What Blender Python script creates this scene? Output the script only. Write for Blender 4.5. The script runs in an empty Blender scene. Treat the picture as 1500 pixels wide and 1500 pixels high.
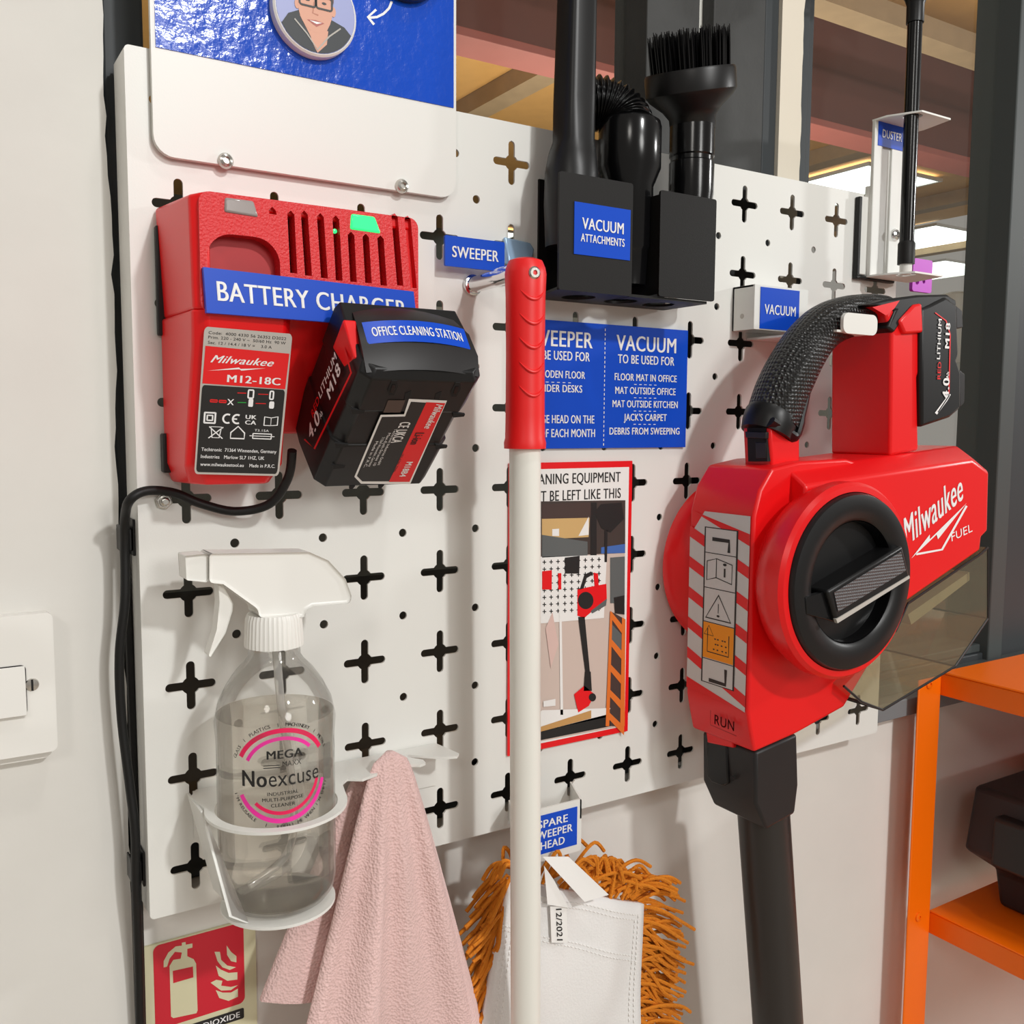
import bpy, bmesh, math, random
from mathutils import Vector, Matrix, geometry
random.seed(7)
COL = bpy.context.scene.collection
sc = bpy.context.scene

# ------------------------------------------------------------------ camera, world, lights, exposure
CAM = Vector((-0.14566, -0.61621, 0.28823))
RX = Vector((0.8466, -0.5322, 0.0060)); RY = Vector((-0.0439, -0.0812, -0.9957)); RZ = Vector((0.5304, 0.8427, -0.0921))
RZ.normalize(); RX = (RX - RZ * RX.dot(RZ)).normalized(); RY = RZ.cross(RX)
FPX = 1400.0
cam = bpy.data.cameras.new('camera'); co = bpy.data.objects.new('camera', cam); COL.objects.link(co)
cam.sensor_width = 36; cam.lens = 36 * FPX / 1500; cam.clip_start = 0.01; cam.clip_end = 60
co.matrix_world = Matrix(((RX.x, -RY.x, -RZ.x, CAM.x), (RX.y, -RY.y, -RZ.y, CAM.y), (RX.z, -RY.z, -RZ.z, CAM.z), (0, 0, 0, 1)))
sc.camera = co
w = bpy.data.worlds.new('world'); sc.world = w; w.use_nodes = True
w.node_tree.nodes['Background'].inputs[0].default_value = (1.0, 0.93, 0.85, 1)
w.node_tree.nodes['Background'].inputs[1].default_value = 0.33
def area(name, loc, target, size, power, color=(1, .95, .87), sy=None):
    l = bpy.data.lights.new(name, 'AREA'); l.energy = power; l.color = color
    l.shape = 'RECTANGLE' if sy else 'DISK'; l.size = size
    if sy: l.size_y = sy
    o = bpy.data.objects.new(name, l); COL.objects.link(o); o.location = loc
    o.rotation_euler = (Vector(target) - Vector(loc)).to_track_quat('-Z', 'Y').to_euler()
    return o
area('ceiling_downlight_front', (0.70, -2.95, 2.0), (.3, 0, .05), .18, 52, (1, 1, .985))
area('ceiling_downlight_above', (0.36, -.85, 2.2), (.3, 0, .1), .14, 6, (1, .97, .93))
area('ceiling_downlight_right', (4.3, -1.6, 1.4), (.3, 0, .0), .18, 42, (1, 1, .985))
area('added_far_fill', (.7, -5.2, 1.5), (.35, 0, -.1), 1.2, 62, (1, .99, .96))  # added low frontal fill that brightens the lower board and wall
area('ceiling_panel_left', (-1.5, -2.2, 1.5), (.1, 0, .1), .5, 9, (1, .96, .90))
area('added_workshop_fill', (2.2, 2.4, .15), (2.2, 2.4, 3), 1.6, 60, (1, .92, .80))  # added uplight hidden below the view, brightens the workshop beam and ceiling
sc.view_settings.view_transform = 'Standard'; sc.view_settings.look = 'None'
sc.view_settings.exposure = -0.16; sc.view_settings.gamma = 1

# ------------------------------------------------------------------ point helpers (a photo point on a real plane in the place)
def ray(px, py): return RX * ((px - 750) / FPX) + RY * ((py - 750) / FPX) + RZ
def at(px, py, Y=0.0):
    d = ray(px, py); return CAM + d * ((Y - CAM.y) / d.y)
def atX(px, py, X):
    d = ray(px, py); return CAM + d * ((X - CAM.x) / d.x)
def atZ(px, py, Z):
    d = ray(px, py); return CAM + d * ((Z - CAM.z) / d.z)
def atP(px, py, p0, n):
    d = ray(px, py); return CAM + d * ((p0 - CAM).dot(n) / d.dot(n))
V = Vector
def prad(w, px, py, Y): return w / 2 / FPX * (at(px, py, Y) - CAM).dot(RZ)   # radius of a round thing w photo pixels wide

# ------------------------------------------------------------------ materials
MATS = {}
def mat(name, col=(.8, .8, .8), rough=.5, metal=0, emit=0, bump=0, bscale=200, spec=.5, coat=0, btype='noise', var=0, sheen=0):
    if name in MATS: return MATS[name]
    m = bpy.data.materials.new(name); m.use_nodes = True; nt = m.node_tree; b = nt.nodes['Principled BSDF']
    b.inputs['Base Color'].default_value = (*col, 1); b.inputs['Roughness'].default_value = rough; b.inputs['Metallic'].default_value = metal
    b.inputs['Specular IOR Level'].default_value = spec; b.inputs['Coat Weight'].default_value = coat; b.inputs['Sheen Weight'].default_value = sheen
    if emit:
        b.inputs['Emission Color'].default_value = (*col, 1); b.inputs['Emission Strength'].default_value = emit
    tc = nt.nodes.new('ShaderNodeTexCoord')
    if bump:
        if btype == 'noise':
            t = nt.nodes.new('ShaderNodeTexNoise'); t.inputs['Scale'].default_value = bscale; t.inputs['Detail'].default_value = 4; out = t.outputs['Fac']
        elif btype == 'voronoi':
            t = nt.nodes.new('ShaderNodeTexVoronoi'); t.inputs['Scale'].default_value = bscale; out = t.outputs['Distance']
        else:
            t = nt.nodes.new('ShaderNodeTexVoronoi'); t.inputs['Scale'].default_value = bscale; t.inputs['Randomness'].default_value = 0; out = t.outputs['Distance']
        nt.links.new(tc.outputs['Object'], t.inputs['Vector'])
        bp = nt.nodes.new('ShaderNodeBump'); bp.inputs['Strength'].default_value = bump; bp.inputs['Distance'].default_value = .002
        nt.links.new(out, bp.inputs['Height']); nt.links.new(bp.outputs['Normal'], b.inputs['Normal'])
    if var:
        n = nt.nodes.new('ShaderNodeTexNoise'); n.inputs['Scale'].default_value = 14; n.inputs['Detail'].default_value = 5
        nt.links.new(tc.outputs['Object'], n.inputs['Vector'])
        mx = nt.nodes.new('ShaderNodeMixRGB'); mx.inputs[1].default_value = (*[c * (1 - var) for c in col], 1); mx.inputs[2].default_value = (*[min(1, c * (1 + var)) for c in col], 1)
        nt.links.new(n.outputs['Fac'], mx.inputs[0]); nt.links.new(mx.outputs[0], b.inputs['Base Color'])
    MATS[name] = m; return m
def refr_mat(name, tint, ior, amount):
    m = MATS[name]; nt = m.node_tree; o = [n for n in nt.nodes if n.type == 'OUTPUT_MATERIAL'][0]; src = o.inputs[0].links[0].from_socket
    q = nt.nodes.new('ShaderNodeBsdfRefraction'); q.inputs['Color'].default_value = (*tint, 1); q.inputs['Roughness'].default_value = .02; q.inputs['IOR'].default_value = ior
    x = nt.nodes.new('ShaderNodeMixShader'); x.inputs[0].default_value = amount; nt.links.new(src, x.inputs[1]); nt.links.new(q.outputs[0], x.inputs[2]); nt.links.new(x.outputs[0], o.inputs[0])
def clear_mat(name, tint, diff, dcol, rough=.03, refl=.08, fres=.35):
    m = bpy.data.materials.new(name); m.use_nodes = True; nt = m.node_tree; nt.nodes.clear()
    o = nt.nodes.new('ShaderNodeOutputMaterial'); t = nt.nodes.new('ShaderNodeBsdfTransparent'); t.inputs[0].default_value = (*tint, 1)
    d = nt.nodes.new('ShaderNodeBsdfDiffuse'); d.inputs[0].default_value = (*dcol, 1)
    g = nt.nodes.new('ShaderNodeBsdfGlossy'); g.inputs[1].default_value = rough
    m1 = nt.nodes.new('ShaderNodeMixShader'); m1.inputs[0].default_value = diff
    nt.links.new(t.outputs[0], m1.inputs[1]); nt.links.new(d.outputs[0], m1.inputs[2])
    lw = nt.nodes.new('ShaderNodeLayerWeight'); lw.inputs[0].default_value = .25
    mm = nt.nodes.new('ShaderNodeMath'); mm.operation = 'MULTIPLY_ADD'; mm.inputs[1].default_value = fres; mm.inputs[2].default_value = refl; mm.use_clamp = True
    nt.links.new(lw.outputs['Fresnel'], mm.inputs[0])
    m2 = nt.nodes.new('ShaderNodeMixShader'); nt.links.new(mm.outputs[0], m2.inputs[0]); nt.links.new(m1.outputs[0], m2.inputs[1]); nt.links.new(g.outputs[0], m2.inputs[2])
    nt.links.new(m2.outputs[0], o.inputs[0]); MATS[name] = m; return m

WHITE = mat('white_powder_coat', (.77, .77, .735), .38, bump=.03, bscale=900)
PLAST = mat('painted_plaster', (.73, .715, .675), .7, bump=.35, bscale=28, var=.05)
PLASTE = mat('bare_plaster_edge', (.55, .46, .34), .9, bump=.6, bscale=60, var=.25)
CREAM = mat('cream_paint', (.72, .66, .55), .7, bump=.2, bscale=40)
FRAME = mat('dark_window_frame', (.040, .046, .050), .5, spec=.3)
FRAMEG = mat('grey_window_frame', (.062, .072, .072), .55, spec=.3)
SILLM = mat('grey_sill', (.20, .21, .22), .5)
WOODG = mat('dark_grey_wood', (.055, .056, .055), .6, spec=.3, bump=.5, bscale=60, var=.35)
RED = mat('red_plastic', (.80, .006, .008), .32, spec=.45)
REDT = mat('red_textured_plastic', (.70, .012, .016), .42, bump=.35, bscale=700)
REDS = mat('red_paint', (.80, .005, .01), .35)
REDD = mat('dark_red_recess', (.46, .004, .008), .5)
GRIPR = mat('red_rubber_grip', (.80, .008, .008), .42)
BLACK = mat('black_plastic', (.006, .006, .0065), .38, spec=.38)
BLACKM = mat('black_matt_metal', (.007, .0062, .0058), .5, bump=.05, bscale=900, spec=.28)
BLACKG = mat('black_gloss_plastic', (.004, .004, .0045), .18, spec=.42)
BLACKR = mat('black_rubber', (.007, .007, .007), .5, spec=.35)
KNURL = mat('black_knurled_grip', (.009, .009, .009), .33, bump=1.0, bscale=330, btype='checker')
GREYK = mat('grey_knurled_plastic', (.09, .085, .09), .4, bump=1.0, bscale=420, btype='checker')
DGREY = mat('dark_grey_plastic', (.016, .0145, .015), .45, spec=.38)
DARK = mat('dark_cavity', (.004, .004, .004), .8)
TUBEM = mat('dark_anodised_tube', (.034, .030, .028), .36, metal=.2, spec=.4)
CHROME = mat('chrome', (.8, .8, .8), .12, metal=1)
STEEL = mat('steel_screw', (.62, .6, .56), .25, metal=1)
BLUE = mat('blue_vinyl', (.003, .068, .56), .35, spec=.3)
BLUEW = mat('blue_glossy_print', (.003, .07, .55), .15, coat=.12, bump=.3, bscale=110)
INKW = mat('white_ink', (.86, .86, .86), .4)
INKB = mat('black_ink', (.012, .012, .012), .45)
INKR = mat('red_ink', (.78, .01, .012), .4)
INKP = mat('pink_ink', (.85, .03, .35), .4)
INKO = mat('orange_ink', (.9, .30, .0), .4)
INKG = mat('grey_ink', (.40, .38, .34), .4)
PAPER = mat('white_paper', (.84, .83, .81), .55)
SILVER = mat('silver_label', (.50, .47, .43), .4)
WPLAST = mat('white_plastic', (.82, .81, .77), .35)
LENSC = mat('clear_grey_lens', (.34, .30, .29), .15)
GREEN = mat('green_led_lens', (.03, .85, .20), .2, emit=1.1)
ORANGE = mat('orange_powder_coat', (.95, .165, .001), .38, spec=.35)
YARN = mat('orange_yarn', (.68, .21, .006), .85, bump=.8, bscale=500, var=.3)
CANVAS = mat('white_canvas', (.80, .79, .78), .75, bump=.22, bscale=600)
PINK = mat('pink_terry', (.80, .55, .525), .95, bump=.55, bscale=560, btype='voronoi', var=.10, sheen=.3)
POLE = mat('white_painted_pole', (.80, .79, .73), .3)
LUMI = mat('luminous_sign_face', (.66, .63, .42), .5)
FIRE = mat('fire_sign_red', (.60, .012, .03), .45)
TAN = mat('plywood_ceiling', (.68, .37, .11), .7, var=.12)
TIMB = mat('timber', (.36, .25, .14), .8, var=.2)
MAROON = mat('maroon_steel', (.115, .03, .02), .6, var=.1)
MAROONL = mat('pale_maroon_steel', (.33, .09, .07), .6, var=.1)  # paler tone than the web, used on the beam's bottom flange
LIGHT = mat('light_panel', (.92, 1, .95), .5, emit=3.0)
CONC = mat('grey_concrete', (.20, .20, .19), .8, var=.2)
GREYW = mat('workshop_grey', (.13, .14, .13), .8, var=.2)
PURPLE = mat('purple_plastic', (.48, .04, .55), .4)
CASE = mat('dark_tool_case', (.026, .020, .022), .5, spec=.35)
SKIN = mat('printed_skin', (.70, .36, .25), .5)
LAV = mat('lavender_print', (.30, .34, .62), .4)
HAIR = mat('printed_brown', (.14, .06, .03), .5)
JACK = mat('printed_dark_jacket', (.02, .025, .03), .5)
BLUESH = mat('chrome_painted_reflection', (.40, .58, .80), .2, metal=.35)  # chrome clip with the blue tag's reflection put into its base colour
GLASS = clear_mat('window_glass', (.96, .97, .96), .015, (.5, .5, .45), refl=.004, fres=.10)
BOTTLE = clear_mat('clear_bottle', (.992, .99, .985), .02, (.8, .8, .78), .05, .02, .60)
LIQ = clear_mat('cloudy_cleaner', (.985, .970, .940), .06, (.92, .86, .77), .1, .004, .12)
refr_mat('cloudy_cleaner', (1, .985, .955), 1.30, .38)
SMOKE = clear_mat('smoky_bin', (.80, .765, .63), .12, (.60, .55, .40), .06, .03, .3)
TUBEC = clear_mat('clear_dip_tube', (.86, .85, .82), .3, (.8, .79, .76), .1, .05)

# ------------------------------------------------------------------ mesh builder
WO = {}
class MB:
    def __init__(s): s.v = []; s.f = []; s.m = []
    def add(s, vs, fs, m=0):
        o = len(s.v); s.v += [V(p) for p in vs]
        for f in fs: s.f.append([o + i for i in f]); s.m.append(m)
        return s
    def box(s, lo, hi, m=0):
        a, b = lo, hi
        vs = [(x, y, z) for z in (a[2], b[2]) for y in (a[1], b[1]) for x in (a[0], b[0])]
        return s.add(vs, [(0, 2, 3, 1), (4, 5, 7, 6), (0, 1, 5, 4), (2, 6, 7, 3), (0, 4, 6, 2), (1, 3, 7, 5)], m)
    def loft(s, rings, m=0, cap=True, closed=True):
        n = len(rings[0]); vs = [p for r in rings for p in r]; fs = []
        for k in range(len(rings) - 1):
            for i in range(n if closed else n - 1):
                j = (i + 1) % n; fs.append((k * n + i, k * n + j, (k + 1) * n + j, (k + 1) * n + i))
        if cap: fs.append(tuple(reversed(range(n)))); fs.append(tuple((len(rings) - 1) * n + i for i in range(n)))
        return s.add(vs, fs, m)
    def ext(s, pts, Yf, Yb, m=0, mid=None):
        front = [at(x, y, Yf) for x, y in pts]; back = [V((p.x, Yb, p.z)) for p in front]
        return s.loft([front, back], m)
    def prism(s, pts, d, m=0):
        pts = [V(p) for p in pts]; return s.loft([pts, [p + V(d) for p in pts]], m)
    def lathe(s, prof, o, axis=(0, 0, 1), n=40, m=0, cap=True, ms=None):
        o = V(o); ax = V(axis).normalized(); u = ax.orthogonal().normalized(); q = ax.cross(u)
        rings = [[o + ax * h + (u * math.cos(2 * math.pi * i / n) + q * math.sin(2 * math.pi * i / n)) * max(r, 1e-5) for i in range(n)] for r, h in prof]
        if ms is None: return s.loft(rings, m, cap)
        for k in range(len(rings) - 1): s.loft([rings[k], rings[k + 1]], ms[k], False)
        return s
    def tube(s, path, r, n=12, m=0, cap=True, flat=1.0, up=None):
        path = [V(p) for p in path]; rings = []; pu = None
        for k, p in enumerate(path):
            t = (path[min(k + 1, len(path) - 1)] - path[max(k - 1, 0)]).normalized()
            if pu is None: u = (V(up) - t * V(up).dot(t)).normalized() if up else t.orthogonal().normalized()
            else: u = (pu - t * pu.dot(t)).normalized()
            pu = u; q = t.cross(u); rr = r[k] if isinstance(r, (list, tuple)) else r
            rings.append([p + (u * math.cos(2 * math.pi * i / n) * flat + q * math.sin(2 * math.pi * i / n)) * rr for i in range(n)])
        return s.loft(rings, m, cap)
    def poly(s, pts, m=0):
        pts = [V(p) for p in pts]
        tri = geometry.tessellate_polygon([pts]); return s.add(pts, [tuple(t) for t in tri], m)
    def build(s, name, mats, parent=None, smooth=35, bevel=0, seg=2, sub=0, origin=None, solid=0):
        me = bpy.data.meshes.new(name)
        if parent is not None: base = WO[parent.name]; o0 = base
        lo = V((min(p.x for p in s.v), min(p.y for p in s.v), min(p.z for p in s.v))); hi = V((max(p.x for p in s.v), max(p.y for p in s.v), max(p.z for p in s.v)))
        org = V(((lo.x + hi.x) / 2, (lo.y + hi.y) / 2, lo.z)) if origin is None else V(origin)
        me.from_pydata([tuple(p - org) for p in s.v], [], s.f)
        if not isinstance(mats, (list, tuple)): mats = [mats]
        for q in mats: me.materials.append(q)
        me.polygons.foreach_set('material_index', s.m)
        bm = bmesh.new(); bm.from_mesh(me); bmesh.ops.recalc_face_normals(bm, faces=bm.faces); bm.to_mesh(me); bm.free()
        if smooth:
            me.polygons.foreach_set('use_smooth', [True] * len(me.polygons)); me.set_sharp_from_angle(angle=math.radians(smooth))
        ob = bpy.data.objects.new(name, me); COL.objects.link(ob); WO[ob.name] = org
        if parent is not None: ob.parent = parent; ob.location = org - WO[parent.name]
        else: ob.location = org
        if solid:
            md = ob.modifiers.new('solid', 'SOLIDIFY'); md.thickness = solid; md.offset = 0
        if sub:
            md = ob.modifiers.new('sub', 'SUBSURF'); md.levels = sub; md.render_levels = sub
        if bevel:
            md = ob.modifiers.new('bevel', 'BEVEL'); md.width = bevel; md.segments = seg; md.limit_method = 'ANGLE'; md.angle_limit = math.radians(32)
            md.harden_normals = False
        return ob
def thing(name, label, cat, loc, group=None):
    o = bpy.data.objects.new(name, None); COL.objects.link(o); o.location = loc; WO[o.name] = V(loc); o.empty_display_size = .02
    return tag(o, label, cat, group)
def tag(o, label, cat, group=None, kind=None):
    o['label'] = label; o['category'] = cat
    if group: o['group'] = group
    if kind: o['kind'] = kind
    return o
def struct(o): o['kind'] = 'structure'; return o
def copy_tree(src, delta, label=None):
    c = src.copy(); COL.objects.link(c); c.location = src.location + V(delta)
    if label: c['label'] = label
    for ch in list(src.children):
        d = ch.copy(); COL.objects.link(d); d.parent = c
    return c

# flat shapes with holes, through a filled 2D curve
def curve_mesh(outlines, depth=0):
    cu = bpy.data.curves.new('c', 'CURVE'); cu.dimensions = '2D'; cu.fill_mode = 'BOTH' if depth else 'FRONT'; cu.extrude = depth / 2
    for pts in outlines:
        sp = cu.splines.new('POLY'); sp.points.add(len(pts) - 1); sp.use_cyclic_u = True
        for i, p in enumerate(pts): sp.points[i].co = (p[0], p[1], 0, 1)
    o = bpy.data.objects.new('c', cu); COL.objects.link(o)
    dg = bpy.context.evaluated_depsgraph_get(); me = bpy.data.meshes.new_from_object(o.evaluated_get(dg))
    vs = [tuple(v.co) for v in me.vertices]; fs = [tuple(p.vertices) for p in me.polygons]
    bpy.data.objects.remove(o); bpy.data.curves.remove(cu); bpy.data.meshes.remove(me)
    return vs, fs
_tc = {}
def text2d(s, bold=0.0, shear=0.0, spacing=1.0):
    k = (s, bold, shear, spacing)
    if k in _tc: return _tc[k]
    cu = bpy.data.curves.new('t', 'FONT'); cu.body = s; cu.size = 1; cu.fill_mode = 'FRONT'; cu.offset = 0; cu.shear = shear
    cu.space_character = spacing * (1.03 + bold * 2); cu.resolution_u = 4
    o = bpy.data.objects.new('t', cu); COL.objects.link(o)
    dg = bpy.context.evaluated_depsgraph_get(); me = bpy.data.meshes.new_from_object(o.evaluated_get(dg))
    vs = [(v.co.x / .70, v.co.y / .70, 0.0) for v in me.vertices]; fs = [tuple(p.vertices) for p in me.polygons]
    bpy.data.objects.remove(o); bpy.data.curves.remove(cu); bpy.data.meshes.remove(me)
    if bold > .004:
        vv, ff = [], []
        for q, dx in enumerate((-1.4, 0, 1.4)):
            o_ = len(vv); vv += [(x + dx * bold, y, q * .35) for x, y, z in vs]; ff += [tuple(i + o_ for i in f_) for f_ in fs]
        vs, fs = vv, ff
    x0 = min(v[0] for v in vs); x1 = max(v[0] for v in vs); vs = [(x - (x0 + x1) / 2, y, z) for x, y, z in vs]
    _tc[k] = (vs, fs, x1 - x0); return _tc[k]
def frame(o, u, v, off=0.0002):
    o = V(o); u = V(u); v = V(v); n = u.cross(v).normalized()
    return lambda x, y, k=1.0: o + u * x + v * y + n * (off * k)
def quad(tl, tr, bl, br, off=0.0002):       # unit square, y up from the bottom edge
    tl, tr, bl, br = V(tl), V(tr), V(bl), V(br); n = (tr - bl).cross(tl - bl).normalized(); n = (br - bl).cross(tl - bl).normalized()
    return lambda x, y, k=1.0: (bl * (1 - x) + br * x) * (1 - y) + (tl * (1 - x) + tr * x) * y + n * (off * k)
def txt(mb, s, f, cx, cy, h, wd=None, m=1, bold=.012, shear=0, rot=0, align='c', k=1.0, hx=None, spacing=1.0):
    """lettering whose caps are h high and wd wide, baseline centre at (cx,cy); hx: x units per y unit"""
    vs, fs, tw = text2d(s, bold, shear, spacing); sx = (wd / tw) if wd else h * (hx or .8)
    ca, sa = math.cos(rot), math.sin(rot); out = []
    sh = 0 if align == 'c' else (tw / 2 if align == 'l' else -tw / 2)
    for x, y, z in vs:
        X = (x + sh) * sx; Y = y * h; out.append(f(cx + X * ca - Y * sa, cy + X * sa + Y * ca, k + z))
    mb.add(out, fs, m)
def flat(mb, pts, f, m=1, k=1.0):
    p3 = [f(x, y, k) for x, y in pts]; tri = geometry.tessellate_polygon([[V((x, y, 0)) for x, y in pts]])
    mb.add(p3, [tuple(t) for t in tri], m)
def stroke(mb, pts, wd, f, m=1, k=1.0, closed=False, asp=1.0):
    """a polyline band of width wd in the flat frame"""
    P = [V((x * asp, y, 0)) for x, y in pts]; n = len(P); L = []; R_ = []
    for i in range(n):
        a = P[(i - 1) % n] if (closed or i) else P[i]; b = P[(i + 1) % n] if (closed or i < n - 1) else P[i]
        t = (b - a).normalized(); q = V((-t.y, t.x, 0)) * (wd / 2); L.append(P[i] + q); R_.append(P[i] - q)
    vs = [f(p.x / asp, p.y, k) for p in L] + [f(p.x / asp, p.y, k) for p in R_]
    fs = [(i, (i + 1) % n, n + (i + 1) % n, n + i) for i in range(n if closed else n - 1)]
    mb.add(vs, fs, m)
def arc(cx, cy, rx, ry, a0, a1, n=24): return [(cx + rx * math.cos(math.radians(a0 + (a1 - a0) * i / n)), cy + ry * math.sin(math.radians(a0 + (a1 - a0) * i / n))) for i in range(n + 1)]
def rrect(x0, y0, x1, y1, r, n=6, rs=None):
    rs = rs or (r, r, r, r); out = []
    for (cx, cy, a, q) in ((x1 - rs[0], y1 - rs[0], 0, rs[0]), (x0 + rs[1], y1 - rs[1], 90, rs[1]), (x0 + rs[2], y0 + rs[2], 180, rs[2]), (x1 - rs[3], y0 + rs[3], 270, rs[3])):
        out += arc(cx, cy, q, q, a, a + 90, n)
    return out
FACE = lambda x, y, z, off=.0002: frame((x, y, z), (1, 0, 0), (0, 0, 1), off)   # a plane facing the room
pxf = lambda Y: (lambda x, y, k=1.0: at(x, y, Y - .00012 * k))                 # photo points on a plane facing the room
def plate(mb, outline, Yf, th, m=0, holes=()):
    vs, fs = curve_mesh([outline] + list(holes), th)
    mb.add([(x, Yf + th / 2 - z, y) for x, y, z in vs], fs, m)
def smoothpath(P, n=8):
    P = [V(p) for p in P]; out = []
    for i in range(len(P) - 1):
        a, b, c, d = P[max(i - 1, 0)], P[i], P[i + 1], P[min(i + 2, len(P) - 1)]
        for k in range(n):
            t = k / n; out.append(.5 * ((2 * b) + (c - a) * t + (2 * a - 5 * b + 4 * c - d) * t * t + (3 * b - a - 3 * c + d) * t ** 3))
    out.append(P[-1]); return out
def screw(name, o, parent=None, r=.0048, h=.0035, mt=STEEL):
    m = MB(); o = V(o); m.lathe([(r, 0), (r, h * .35), (r * .8, h * .8), (r * .45, h), (r * .42, h * .45), (0, h * .45)], o, (0, -1, 0), 24)
    return m.build(name, mt, parent)

# ------------------------------------------------------------------ the setting
WY = .035
def bx(name, lo, hi, m, bevel=0, parent=None): return MB().box(lo, hi).build(name, m, parent, bevel=bevel)
struct(bx('floor', (-3, -3.5, -1.05), (4, .1, -1.0), mat('light_wood_floor', (.50, .42, .33), .5, var=.1)))
struct(bx('floor_workshop', (-1.6, .18, -1.05), (7, 7, -1.0), mat('dark_workshop_floor', (.025, .026, .027), .8)))
# plaster wall left of the window, with a ragged painted edge beside the frame
m = MB(); pts = [(-1.4, -1.0)]
zz = -1.0
edge = []
while zz < 1.2:
    edge.append((-.0335 + random.uniform(-.0012, .0012) - .0006 * math.sin(zz * 30), zz)); zz += .012
outl = [(-1.4, -1.0)] + [(-.0335, -1.0)] + [e for e in edge if e[1] > -.03] + [(-.0335, 1.2), (-1.4, 1.2)]
plate(m, outl, WY, .13); struct(m.build('wall_left', PLAST, smooth=0))
struct(bx('wall_back', (-.0335, WY, -1.0), (2.2, WY + .13, -.029), PLAST))
struct(bx('wall_right', (1.22, WY + .012, -.029), (2.2, WY + .13, 1.2), PLAST))
# window frames
XF = at(1456, 200, .07).x
m = MB(); fy0, fy1 = .042, .10
m.box((-.034, fy0, -.0285), (-.009, fy1, 1.2)); m.box((-.009, fy0, -.0285), (.40, fy1, .006)); m.box((-.009, fy0 + .012, .006), (.40, fy1, .02))
struct(m.build('window_1_frame', FRAME, bevel=.002))
g = bx('window_1_glass', (-.009, .068, .02), (.40, .072, 1.2), GLASS); struct(g)
m = MB(); m.box((.400, .040, -.0285), (.4595, .085, 1.2)); m.box((.4765, .040, -.0285), (.541, .085, 1.2)); m.box((.541, .040, -.0285), (.5585, .10, 1.2), 1)
struct(m.build('trim_1', [WOODG, FRAME], bevel=.001))
m = MB(); m.box((.4595, .055, -.02), (.4765, .08, 1.2))
for k in range(60):
    z = .40 + k * .012
    if z < 1.1:
        for x in (.4635, .4715): m.lathe([(.0011, 0), (.0011, .0004), (0, .0004)], (x, .0549, z), (0, -1, 0), 8, 1)
struct(m.build('trim_2', [mat('galvanised_strip', (.62, .62, .58), .4), INKG]))
m = MB(); plate(m, [(.5585, -.0285)] + [(.588 + random.uniform(-.001, .001), -.02 + i * .012) for i in range(100)] + [(.588, 1.2), (.5585, 1.2)], .036, .06)
struct(m.build('wall_pier', CREAM, smooth=0))
m = MB(); m.box((.5905, .044, -.0285), (.606, fy1, 1.2)); m.box((.606, .050, -.0285), (.6185, fy1, 1.2), 1)
m.box((.6185, .050, -.0285), (XF, fy1, .012), 1)
m.box((XF, .044, -.0285), (XF + .030, fy1, 1.2), 2); m.box((XF + .030, .050, -.0285), (1.22, fy1, 1.2), 1)
m.box((.6185, .054, .012), (XF, fy1, .022), 2)
struct(m.build('window_2_frame', [FRAME, FRAME, FRAMEG], bevel=.0015))
g = bx('window_2_glass', (.6185, .070, .02), (XF, .074, 1.2), GLASS); struct(g)
m = MB(); m.box((.6975, .018, -.0285), (1.6, .05, -.009)); m.box((.6975, .036, -.009), (1.6, .056, .004), 1)
struct(m.build('trim_3', [SILLM, FRAMEG], bevel=.001))

# workshop beyond the glass
CZ = 1.95
struct(bx('ceiling_workshop', (-1.5, .6, CZ), (7, 6.9, CZ + .05), TAN))
struct(bx('wall_workshop', (-1.5, 6.8, -1.0), (7, 6.9, CZ), GREYW))
b0 = atZ(671, 50, 1.42); b1 = atZ(671, 82, 1.42)
m = MB(); wy = (b0.y + b1.y) / 2
m.box((-1.4, b0.y, 1.42), (7, b1.y, 1.445), 1); m.box((-1.4, wy - .012, 1.445), (7, wy + .012, 1.93), 0); m.box((-1.4, b0.y, 1.925), (7, b1.y, 1.948), 0)
tag(m.build('steel_beam', [MAROON, MAROONL], bevel=.002), 'long maroon steel beam crossing the workshop ceiling beyond the window', 'beam')
tp = at(1230, 18, b0.y - .35)
m = MB(); m.box((-1.4, b0.y - .40, tp.z - .01), (7, b0.y - .30, tp.z + .06)); tag(m.build('timber_purlin', TIMB), 'pale timber rail above the maroon beam, beyond the window', 'beam')
def ceil_light(corner, wx, wy_, z, label):
    c = atZ(*corner, z); t = thing('ceiling_light', label, 'light', (c.x, c.y, z - .02), 'light panels in the workshop ceiling')
    MB().box((c.x, c.y, z - .012), (c.x + wx, c.y + wy_, z - .004)).build('diffuser', LIGHT, t)
    f = MB()
    f.box((c.x - .02, c.y - .02, z - .02), (c.x + wx + .02, c.y, z)); f.box((c.x - .02, c.y + wy_, z - .02), (c.x + wx + .02, c.y + wy_ + .02, z))
    f.box((c.x - .02, c.y, z - .02), (c.x, c.y + wy_, z)); f.box((c.x + wx, c.y, z - .02), (c.x + wx + .02, c.y + wy_, z)); f.build('frame', WPLAST, t)
ceil_light((1272, 238), .72, 1.3, 1.93, 'largest bright ceiling light panel, beyond the window left of the duster pole')
ceil_light((1371, 327), .95, 1.0, 1.93, 'bright ceiling light panel low beyond the window, just right of the duster pole')
ceil_light((1385, 379), 1.0, .9, 1.93, 'small far ceiling light panel beyond the window above the red vacuum battery')
ceil_light((690, 330), .5, .5, 1.93, 'ceiling light panel seen only through the holes of the white pegboard')
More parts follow.
